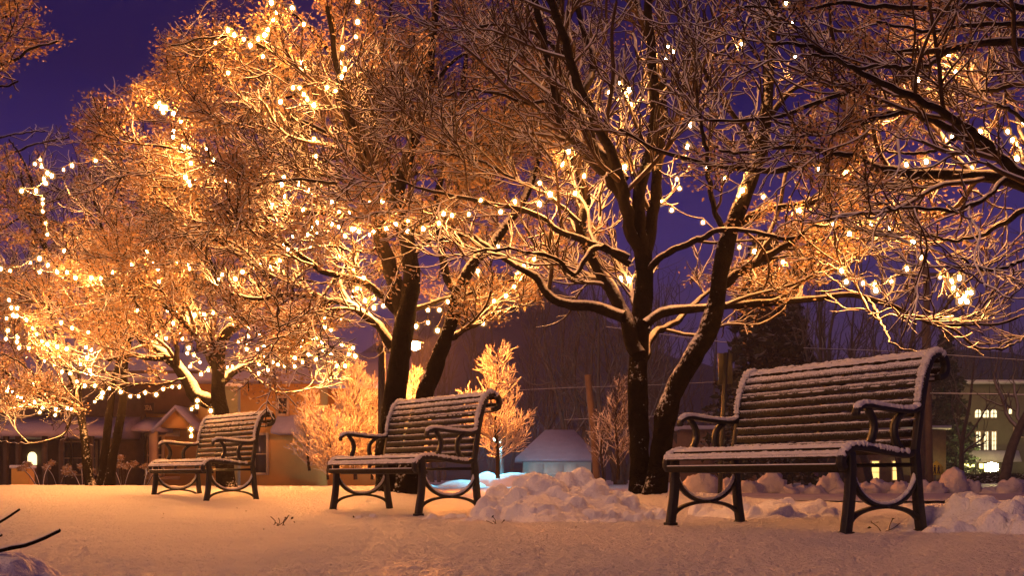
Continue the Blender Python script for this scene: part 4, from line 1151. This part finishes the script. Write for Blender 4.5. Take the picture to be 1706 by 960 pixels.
# hummocks of snow beyond the park edge, lit by the cool yard light
for k, (px, pt, r, lab) in enumerate([(700, 806, 40, 'low cyan lit snow bank under the seat of the middle bench'), (768, 800, 46, 'long cyan lit snow bank right of the middle bench leg'), (852, 788, 34, 'bright cyan lit snow bank below the yard light'), (812, 786, 30, 'peaked cyan lit snow bank at the foot of the conical sapling')]):
    Y = 34.2 + .25 * k; x = hx(px, Y); zt = hz(pt, Y); rr = r / F * Y
    u = np.linspace(0, math.pi, 14)[:, None]; a = np.linspace(0, 2 * math.pi, 24, endpoint=False)[None]
    S_ = np.stack([np.sin(u) * np.cos(a), np.sin(u) * np.sin(a), np.cos(u) * np.ones_like(a)], -1)
    S_ = S_ * (1 + .3 * n3(S_ * 2 + k * 5))[..., None]; S_ /= S_[..., 2].max()
    i = np.arange(14 * 24).reshape(14, 24); j = np.roll(i, -1, 1)
    o = mesh_np('snow_bank', S_.reshape(-1, 3) * [rr * 1.3, rr, max(zt + .25, .1)] + [x, Y, -.25], [np.stack([i[:-1], i[1:], j[1:], j[:-1]], -1).reshape(-1, 4)], M['snow'], smooth=True)
    tag(o, lab, 'snow bank', 'snow banks near the yard light')

# ------------------------------------------------------------------ right side buildings
BY = 56.0
Bk = root('brick_building', (hx(1330, BY), BY, 0), 'low brown brick building with two small lit windows behind the nearest bench', 'building')
mb = MB(); mb.box((hx(1135, BY), BY, -.6), (hx(1576, BY), BY + 9, hz(716, BY))); mb.build('wall', M['brick'], Bk)
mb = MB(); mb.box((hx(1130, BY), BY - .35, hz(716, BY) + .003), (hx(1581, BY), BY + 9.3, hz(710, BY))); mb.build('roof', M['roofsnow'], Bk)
window(Bk, 1452, 1464, 769, 806, BY - .03, 'lit_warm', nx=1, ny=2, frame=.05); window(Bk, 1486.5, 1498, 769, 800, BY - .03, 'lit_warm', nx=1, ny=2, frame=.05)
for px in (1180, 1260, 1340, 1420, 1535):
    mb = MB(); mb.box((hx(px, BY) - .18, BY - .14, -.5), (hx(px, BY) + .18, BY - .002, hz(716, BY))); mb.build('pilaster', M['brick'], Bk)

CY = 66.0
W = root('lit_building', (hx(1640, CY), CY, 0), 'tall cream building with three arched lit windows and a lit porch at the right', 'building')
mb = MB(); mb.box((hx(1606, CY), CY, -.6), (hx(1800, CY), CY + 10, hz(640, CY))); mb.build('wall', M['cream'], W)
mb = MB(); mb.box((hx(1578, CY), CY + 1.5, -.6), (hx(1606, CY), CY + 9, hz(690, CY))); mb.build('wing_wall', M['cream'], W)
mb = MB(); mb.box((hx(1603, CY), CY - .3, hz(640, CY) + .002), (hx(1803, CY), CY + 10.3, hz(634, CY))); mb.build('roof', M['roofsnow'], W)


def archwin(px0, px1, py0, py1, mat):
    x0, x1 = hx(px0, CY), hx(px1, CY); z0, z1 = hz(py1, CY), hz(py0, CY); r = (x1 - x0) / 2; cx_ = (x0 + x1) / 2
    pr = [(x0, z0)] + [(cx_ - r * math.cos(t), z1 - r + r * math.sin(t)) for t in np.linspace(0, math.pi, 9)] + [(x1, z0)]
    mb = MB(); mb.prism([(cx_ + (a - cx_) * 1.25, z0 + (b_ - z0) * 1.06 - .05) for a, b_ in pr], CY - .06, CY - .003); w = mb.build('window', M['trim'], W)
    mb = MB(); mb.prism(pr, CY - .085, CY - .062); mb.build('pane', M[mat], w)
    mb = MB(); mb.box((cx_ - .025, CY - .10, z0), (cx_ + .025, CY - .088, z1)); mb.box((x0, CY - .098, (z0 + z1) / 2 - .02), (x1, CY - .09, (z0 + z1) / 2 + .02)); mb.build('glazing_bar', M['darkwood'], w)


for a in (1624, 1637, 1650): archwin(a, a + 9.5, 683, 696, 'lit_pale')
for a in (1626, 1639, 1652): window(W, a, a + 7, 720, 750, CY - .03, 'lit_pale', nx=2, ny=4, frame=.06)
window(W, 1680, 1685, 682, 690, CY - .03, 'lit_pale', nx=1, ny=1, frame=.06)
window(W, 1690, 1706, 713, 728, CY - .03, 'glass', nx=3, ny=1, frame=.06)
mb = MB(); mb.prism([(CY - 3, hz(771, CY)), (CY - 2.6, hz(753, CY)), (CY - .01, hz(753, CY)), (CY - .01, hz(771, CY))], hx(1582, CY), hx(1664, CY), axis=0); mb.build('porch_roof', M['roofsnow'], W)
mb = MB(); mb.box((hx(1596, CY), CY - .12, hz(781, CY)), (hx(1660, CY), CY - .03, hz(773, CY))); mb.build('porch_light_band', M['porchlit'], W)
for px in (1598, 1612, 1624, 1636, 1648):
    mb = MB(); mb.box((hx(px, CY) - .09, CY - 2.6, -.5), (hx(px, CY) + .09, CY - 2.42, hz(771.5, CY))); mb.build('porch_post', M['darkwood'], W)
o = root('floodlight', P(1652, 779, 58), 'dazzling yellow floodlight above the hedge at the right', 'floodlight')
p = P(1652, 779, 58); mb = MB(); mb.tube([p + [0, .35, -1.2], p + [0, .35, .1]], .05, 8); mb.build('post', M['steel'], o)
v, f = ico(.24); mb = MB(); mb.add(v * [1.6, .7, 1.1] + p, f); mb.build('lens', M['flood'], o, smooth=True)
mb = MB(); mb.box((p[0] - .28, p[1] + .16, p[2] - .24), (p[0] + .28, p[1] + .3, p[2] - .05)); mb.build('housing', M['steel'], o, bevel=.03)


def hedge(label, px0, px1, top, Y, n=5200):
    x0, x1, zt = hx(px0, Y), hx(px1, Y), hz(top, Y)
    R = root('hedge', ((x0 + x1) / 2, Y, 0), label, 'hedge')
    p = np.stack([rng.uniform(x0, x1, n), Y + rng.uniform(-.4, .4, n), rng.uniform(-.4, 1, n)], 1)
    p[:, 2] = np.where(p[:, 2] < 0, p[:, 2], p[:, 2] * (zt + .12 * n2(p[:, 0] * 1.3, p[:, 0] * 0 + 3)))
    leaves(R, p, .14, M['hedge'], 'foliage')


hedge('dark clipped hedge below the lit porch at the right', 1596, 1720, 792, 54, 6500)


# ------------------------------------------------------------------ signs and poles
def pole(name, label, cat, px, py0, py1, Y, r, mat, group=None, lean=0):
    b, t = P(px, py0, Y), P(px + lean, py1, Y)
    R = root(name, b, label, cat, group)
    mb = MB(); mb.tube([b - [0, 0, .4], (b + t) / 2, t], [r, r * .93, r * .85], 10); mb.build('shaft', M[mat], R, smooth=True)
    return R, b, t


R, b, t = pole('street_sign', 'tall sign post with a plain upright board seen from behind, beside the leaning trunk', 'street sign', 1197, 835, 588, 14, .03, 'iron', lean=13)
mb = MB(); x0, x1 = hx(1198, 14), hx(1222, 14); mb.box((x0, 14.05, hz(640, 14)), (x1, 14.075, hz(588, 14))); mb.build('sign_board', M['iron'], R, bevel=.004)
R, b, t = pole('street_sign', 'small octagonal sign seen from behind under the nearest bench', 'street sign', 1355, 812, 780, 38, .03, 'steel')
mb = MB(); c_ = P(1355, 793, 38)
mb.prism([(c_[0] + .15 * math.cos(a), c_[2] + .25 * math.sin(a)) for a in np.arange(8) * math.pi / 4 + math.pi / 8], 37.9, 37.95); mb.build('sign_board', M['signback'], R)
R, b, t = pole('street_sign', 'yellow five sided school crossing sign right of the nearest bench', 'street sign', 1558, 815, 776, 45, .035, 'steel')
c_ = P(1558, 781, 45); s_ = .25
mb = MB(); mb.prism([(c_[0] - s_, c_[2] - s_), (c_[0] + s_, c_[2] - s_), (c_[0] + s_, c_[2] + .06), (c_[0], c_[2] + s_ + .06), (c_[0] - s_, c_[2] + .06)], 44.85, 44.9); sb = mb.build('sign_board', M['yellow'], R)
mb = MB()
for dx, sc in ((-.075, 1), (.075, .92)):
    x, z = c_[0] + dx, c_[2] - .02
    mb.prism([(x + .032 * sc * math.cos(a), z + .115 * sc + .035 * sc * math.sin(a)) for a in np.arange(8) * math.pi / 4], 44.835, 44.848)
    mb.prism([(x - .045 * sc, z + .07 * sc), (x + .045 * sc, z + .07 * sc), (x + .035 * sc, z - .06 * sc), (x - .035 * sc, z - .06 * sc)], 44.836, 44.848)
    mb.prism([(x - .034 * sc, z - .0605 * sc), (x - .004 * sc, z - .0605 * sc), (x - .02 * sc, z - .19 * sc), (x - .055 * sc, z - .19 * sc)], 44.836, 44.848)
    mb.prism([(x + .004 * sc, z - .0605 * sc), (x + .034 * sc, z - .0605 * sc), (x + .055 * sc, z - .19 * sc), (x + .02 * sc, z - .19 * sc)], 44.836, 44.848)
mb.build('pedestrian_symbol', M['black'], sb)

R, b, t = pole('utility_pole', 'short brown light pole leaning slightly between the garage and the twin trunks', 'utility pole', 997, 806, 625, 30, .10, 'wood', lean=-18)
mb = MB(); q = P(988, 724, 30); mb.tube([q, q + [.30, 0, .06]], .025, 6); mb.build('arm', M['steel'], R)
mb = MB(); mb.tube([q + [.28, 0, .10], q + [.46, 0, .02]], [.04, .09], 8); mb.build('lamp_head', M['steel'], R)
R, b, t = pole('utility_pole', 'brown utility pole rising behind the scroll of the nearest bench', 'utility pole', 1549, 815, 440, 40, .13, 'wood', lean=-6)
mb = MB(); mb.box((t[0] - 1.0, t[1] - .2, t[2] - .45), (t[0] + 1.0, t[1] - .13, t[2] - .33)); mb.build('crossarm', M['wood'], R)
R, b, t = pole('utility_pole', 'thin brown utility pole among the dark trees over the nearest bench', 'utility pole', 1537, 815, 520, 48, .10, 'wood', lean=3)


def wire(label, pts, Y0, Y1, r=.016, sag=.25):
    w = [P(a, b_, Y0 + (Y1 - Y0) * k / (len(pts) - 1)) for k, (a, b_) in enumerate(pts)]
    mb = MB(); mb.tube(spline(w, 40), r, 5); o = mb.build('overhead_wire', M['twig'], smooth=True); tag(o, label, 'wire', 'overhead wires')


wire('overhead wire sloping down to the right behind the top of the nearest bench', [(1010, 545), (1250, 575), (1480, 586), (1760, 604)], 40, 38)
wire('lit overhead wire level with the armrests at the right edge', [(1545, 656), (1640, 657), (1770, 660)], 40, 36, .022)
wire('faint overhead wire crossing between the two big trees', [(780, 655), (940, 647), (1110, 641), (1300, 628), (1545, 590)], 34, 40, .011)
wire('faint lower overhead wire passing behind the twin trunks', [(940, 700), (1100, 694), (1240, 686)], 34, 38, .011)


# ------------------------------------------------------------------ background trees
def far_mesh(h, seed, multi=1, sparse=1.0):
    global rng
    keep_ = rng; rng = np.random.default_rng(seed)
    base = np.zeros((multi, 3)); base[:, 0] = rng.uniform(-.5, .5, multi) * (multi > 1); base[:, 1] = rng.uniform(-.4, .4, multi) * (multi > 1)
    D = norm(np.stack([rng.normal(0, .13, multi), rng.normal(0, .1, multi), np.ones(multi)], 1))
    p1, r1 = grow(base, D, np.full(multi, h * .92) * rng.uniform(.8, 1, multi), np.full(multi, .018 * h / (1 + .35 * (multi > 1))), 14, .045, .03, tip=.15)
    p2, r2 = grow(*spawn(p1, r1, 1.7 * sparse, .22, 25, 50, .7, 1, (h * .16, h * .36), .5, .09, .02), 9, .09, .07)
    p3, r3 = grow(*spawn(p2, r2, 2.2 * sparse, .2, 25, 55, .9, 1, (h * .06, h * .16), .55, .04, .014), 6, .12, .04)
    p4, r4 = grow(*spawn(p3, r3, 2.6 * sparse, .1, 25, 55, 1, 1, (h * .03, h * .08), .7, .02, .010), 4, .12, .02)
    v, q, _ = tubes(p1, r1, 8)
    t = (v, q)
    V = []; Q = []; m = 0
    for (pp, rr, s) in ((p2, r2, 5), (p3, r3, 4), (p4, r4, 3)):
        a, b_, _ = tubes(pp, rr, s); V.append(a); Q.append(b_ + m); m += len(a)
    rng = keep_
    return t, (np.concatenate(V), Q)


def far_wood():
    global rng
    keep_ = rng; rng = np.random.default_rng(77); n = 110
    Y = rng.uniform(70, 112, n); px = rng.uniform(640, 1800, n); x = (px - CX) / F * Y
    h = rng.uniform(8, 14, n) * Y / 90
    p = np.stack([x, Y, np.full(n, -.5)], 1); D = norm(np.stack([rng.normal(0, .07, n), rng.normal(0, .05, n), np.ones(n)], 1))
    p1, r1 = grow(p, D, h, h * .013, 9, .03, .03, tip=.25)
    p2, r2 = grow(*spawn(p1, r1, .95, .25, 22, 48, .8, 1, (1.6, 4.2), .5, .09, .035), 7, .07, .06)
    p3, r3 = grow(*spawn(p2, r2, 1.5, .15, 22, 50, 1, 1, (.7, 1.9), .6, .05, .024), 5, .08, .03)
    V = []; Q = []; m = 0
    for (pp, rr, sd) in ((p1, r1, 6), (p2, r2, 4), (p3, r3, 3)):
        v, q, _ = tubes(pp, rr, sd); V.append(v); Q.append(q + m); m += len(v)
    o = mesh_np('far_wood', np.concatenate(V), Q, M['farbark'], smooth=True)
    tag(o, 'hazy bare wood at the foot of the dark hill', 'wood', kind='stuff')
    rng = keep_


far_wood()
protos = []
for (h, sd, mu, sp) in ((9, 11, 1, 1), (11, 12, 1, .9), (8, 13, 3, .8), (10, 14, 4, .7)):
    (tv, tq), (cv, cq) = far_mesh(h, sd, mu, sp)
    R = root('bare_tree', (0, 0, 0), 'x', 'tree', 'bare trees in the dark background')
    mesh_np('trunk', tv, [tq], M['farbark'], R, smooth=True); mesh_np('crown', cv, cq, M['fartwig'], R, smooth=True)
    protos.append(R)
FAR = [(1, 870, 60, .8, 'bare spreading tree in front of the dark hill, centre'), (0, 795, 64, .7, 'bare tree on the left slope of the dark hill'), (3, 965, 46, 1.0, 'bare many stemmed tree above the garage roof'), (2, 1015, 44, 1.15, 'bare upright stems just left of the twin trunks'),
       (3, 1055, 52, 1.0, 'bare faint stems directly behind the twin trunks'), (3, 1345, 40, 1.0, 'bare cluster of slim stems above the left half of the nearest bench'), (2, 1400, 43, 1.1, 'bare slim stems above the middle of the nearest bench'), (1, 1450, 48, .9, 'bare tall tree above the right half of the nearest bench'),
       (0, 1500, 44, .9, 'bare tree left of the brown utility pole'), (1, 1672, 34, .85, 'bare dark tree standing in front of the cream lit building'), (0, 1600, 46, .8, 'bare tree left of the cream lit building'), (1, 1150, 58, .9, 'bare tree seen between the twin trunks and the sign post'),
       (3, 730, 62, .8, 'bare tree behind the street lamp glow'), (1, 1740, 40, 1.0, 'bare tree at the right picture edge'), (0, 600, 52, .9, 'bare tree behind the house roof, left of the forked tree'), (1, 250, 50, .9, 'bare tree rising behind the house roof at the left'), (3, 60, 48, .9, 'bare tree behind the dark porch')]
used = set()
for k, (pi, px, Y, s, lab) in enumerate(FAR):
    o = protos[pi] if pi not in used else copy_tree(protos[pi])
    used.add(pi)
    o.location = (hx(px, Y), Y, -.3); o.rotation_euler = (0, 0, 0 if k < 4 else random.uniform(0, 6.28)); o.scale = (s, s, s); o['label'] = lab


def conifer(label, px, Y, h, seed):
    g = np.random.default_rng(seed); R = root('conifer', (hx(px, Y), Y, -.3), label, 'tree', 'dark conifers behind the nearest bench')
    mb = MB(); mb.tube([(0, 0, 0), (0, 0, h * .5), (0, 0, h)], [.02 * h, .012 * h, .01], 8); mb.build('trunk', M['farbark'], R, local=True)
    n = 260; t = g.uniform(.10, .99, n); a = g.uniform(0, 2 * math.pi, n); ln = h * .26 * (1 - t) ** .8 * g.uniform(.6, 1.1, n) + .1
    pos = []
    for k in range(n):
        m = int(10 + 26 * ln[k]); s = g.uniform(.1, 1, m); dr = -.25 * s ** 1.5 * ln[k]
        pos.append(np.stack([np.cos(a[k]) * s * ln[k] + g.normal(0, .07, m), np.sin(a[k]) * s * ln[k] + g.normal(0, .07, m), t[k] * h + dr + g.normal(0, .05, m)], 1))
    p = np.concatenate(pos) + np.array(R.location)
    leaves(R, p, .17, M['needle'], 'crown')


conifer('dark tall conifer right of the leaning trunk', 1270, 36, 8.2, 1)
conifer('dark conifer just left of the bare slim stems over the nearest bench', 1315, 44, 8.0, 2)
conifer('broad dark conifer over the right end of the nearest bench', 1575, 60, 8.0, 4)

# ------------------------------------------------------------------ foreground twigs, weeds
def twig_obj(name, label, cat, paths, mat='limb', group=None):
    R = root(name, paths[0][0][0], label, cat, group)
    for pts, r0, r1 in paths:
        s = spline(pts, 20); V, q, _ = tubes(s[None], np.linspace(r0, r1, 20)[None], 8)
        V = V + (n3(V * 60)[:, None]) * .003
        mesh_np('branch', V, [q], M[mat], R, smooth=True)


FY = 2.7
twig_obj('bare_shrub', 'two dark leafless twigs with snow poking in at the lower left corner', 'shrub',
         [([P(-120, 955, FY), P(-60, 930, FY), P(0, 917, FY), P(50, 906, FY), P(99, 885, FY)], .009, .0045), ([P(-120, 950, FY + .1), P(-60, 900, FY + .1), P(0, 870, FY + .1), P(33, 849, FY + .1)], .007, .003), ([P(-60, 930, FY), P(-30, 905, FY), P(2, 893, FY)], .006, .003)])
def weed(label, px, py, Y, n):
    b = P(px, py, Y); b[2] = ground_z(np.array(b[0]), np.array(Y)) - .01
    R = root('dry_weed', b, label, 'plant', 'dry weeds poking through the snow')
    mb = MB(); tips = []
    for k in range(n):
        t = b + np.array([random.uniform(-.06, .12), random.uniform(-.03, .03), random.uniform(.03, .085)]); mb.tube(spline([b + [random.uniform(-.04, .06), 0, 0], (b + t) / 2 + [.01, 0, 0], t], 6), .0022, 4); tips.append(t)
    mb.build('stem', M['darkwood'], R)
    for t in tips: leaves(R, np.array([t]), .012, M['darkwood'], 'seed_pod')


weed('tiny dark dry weeds in the snow between the left and middle benches', 462, 876, 7.0, 6)
weed('tiny dry twig at the front foot of the tall snow pile', 826, 868, 7.3, 4)
weed('tiny dry twig in the snow between the legs of the nearest bench', 1470, 884, 6.2, 3)
p = np.stack([rng.uniform(-3.2, 2.6, 26), rng.uniform(6.2, 11.5, 26), np.zeros(26)], 1)
p[:, 2] = ground_z(p[:, 0], p[:, 1]) + .008
o = leaves(None, p, .013, M['darkwood'], 'leaf_litter'); tag(o, 'scattered small dark leaf bits lying on the snow', 'leaf litter', kind='stuff')

# ------------------------------------------------------------------ haze
mb = MB(); mb.box((-330, -14, -4), (330, 260, 34)); hz_o = mb.build('haze', M['iron'])
hm = bpy.data.materials.new('haze_air'); hm.use_nodes = True; nt = hm.node_tree; nt.nodes.clear()
out = nt.nodes.new('ShaderNodeOutputMaterial'); pv = nt.nodes.new('ShaderNodeVolumePrincipled')
pv.inputs['Color'].default_value = (.82, .76, .98, 1); pv.inputs['Density'].default_value = HAZE; pv.inputs['Anisotropy'].default_value = .3
nt.links.new(pv.outputs[0], out.inputs['Volume'])
hz_o.data.materials.clear(); hz_o.data.materials.append(hm)
tag(hz_o, kind='stuff'); hz_o['label'] = 'thin snowy night mist over the whole park'

# ------------------------------------------------------------------ sky, sun, camera
w = bpy.data.worlds.new('World'); bpy.context.scene.world = w; w.use_nodes = True
nt = w.node_tree; bg = nt.nodes['Background']
sky = nt.nodes.new('ShaderNodeTexSky'); sky.sky_type = 'NISHITA'; sky.sun_disc = False
SE, SR = math.radians(35), math.radians(215)
sky.sun_elevation = math.radians(-4); sky.sun_rotation = SR
tc = nt.nodes.new('ShaderNodeTexCoord'); sx = nt.nodes.new('ShaderNodeSeparateXYZ'); nt.links.new(tc.outputs['Generated'], sx.inputs[0])
rp = ramp(nt, [(0, (.045, .024, .062)), (.10, (.040, .024, .080)), (.20, (.027, .018, .125)), (.27, (.008, .006, .090)), (.32, (.0015, .0018, .058)), (.42, (.0012, .0016, .052)), (.5, (.026, .014, .06)), (1, (.035, .020, .065))])
nt.links.new(sx.outputs['Z'], rp.inputs[0])
nt.links.new(rp.outputs[0], bg.inputs['Color']); bg.inputs['Strength'].default_value = 1.0
bg2 = nt.nodes.new('ShaderNodeBackground'); bg2.inputs['Strength'].default_value = .08
nt.links.new(sky.outputs[0], bg2.inputs['Color'])
ad = nt.nodes.new('ShaderNodeAddShader'); nt.links.new(bg.outputs[0], ad.inputs[0]); nt.links.new(bg2.outputs[0], ad.inputs[1])
nt.links.new(ad.outputs[0], nt.nodes['World Output'].inputs['Surface'])

sl = bpy.data.lights.new('sun', 'SUN'); sl.energy = SUN; sl.angle = math.radians(25); sl.color = (1, .46, .24)
so = link(bpy.data.objects.new('sun', sl))
so.rotation_euler = Vector((.62, .62, -.43)).to_track_quat('-Z', 'Y').to_euler()

cam = bpy.data.cameras.new('camera'); co = link(bpy.data.objects.new('camera', cam))
co.location = (0, 0, CZ); co.rotation_euler = (math.radians(90), 0, 0)
cam.sensor_width = 36; cam.lens = 36 * F / 1706; cam.shift_y = (HY - 480) / 1706
cam.clip_start = .05; cam.clip_end = 2000
sc = bpy.context.scene
sc.camera = co
sc.view_settings.view_transform = 'Standard'; sc.view_settings.look = 'None'; sc.view_settings.gamma = 1; sc.view_settings.exposure = EXPO
sc.view_settings.use_curve_mapping = False
cy = sc.cycles
cy.use_denoising = True
cy.max_bounces = 4; cy.diffuse_bounces = 2; cy.glossy_bounces = 2; cy.volume_bounces = 0; cy.transmission_bounces = 2
cy.sample_clamp_indirect = 4; cy.caustics_reflective = False; cy.caustics_refractive = False
cy.use_adaptive_sampling = True; cy.adaptive_threshold = .02
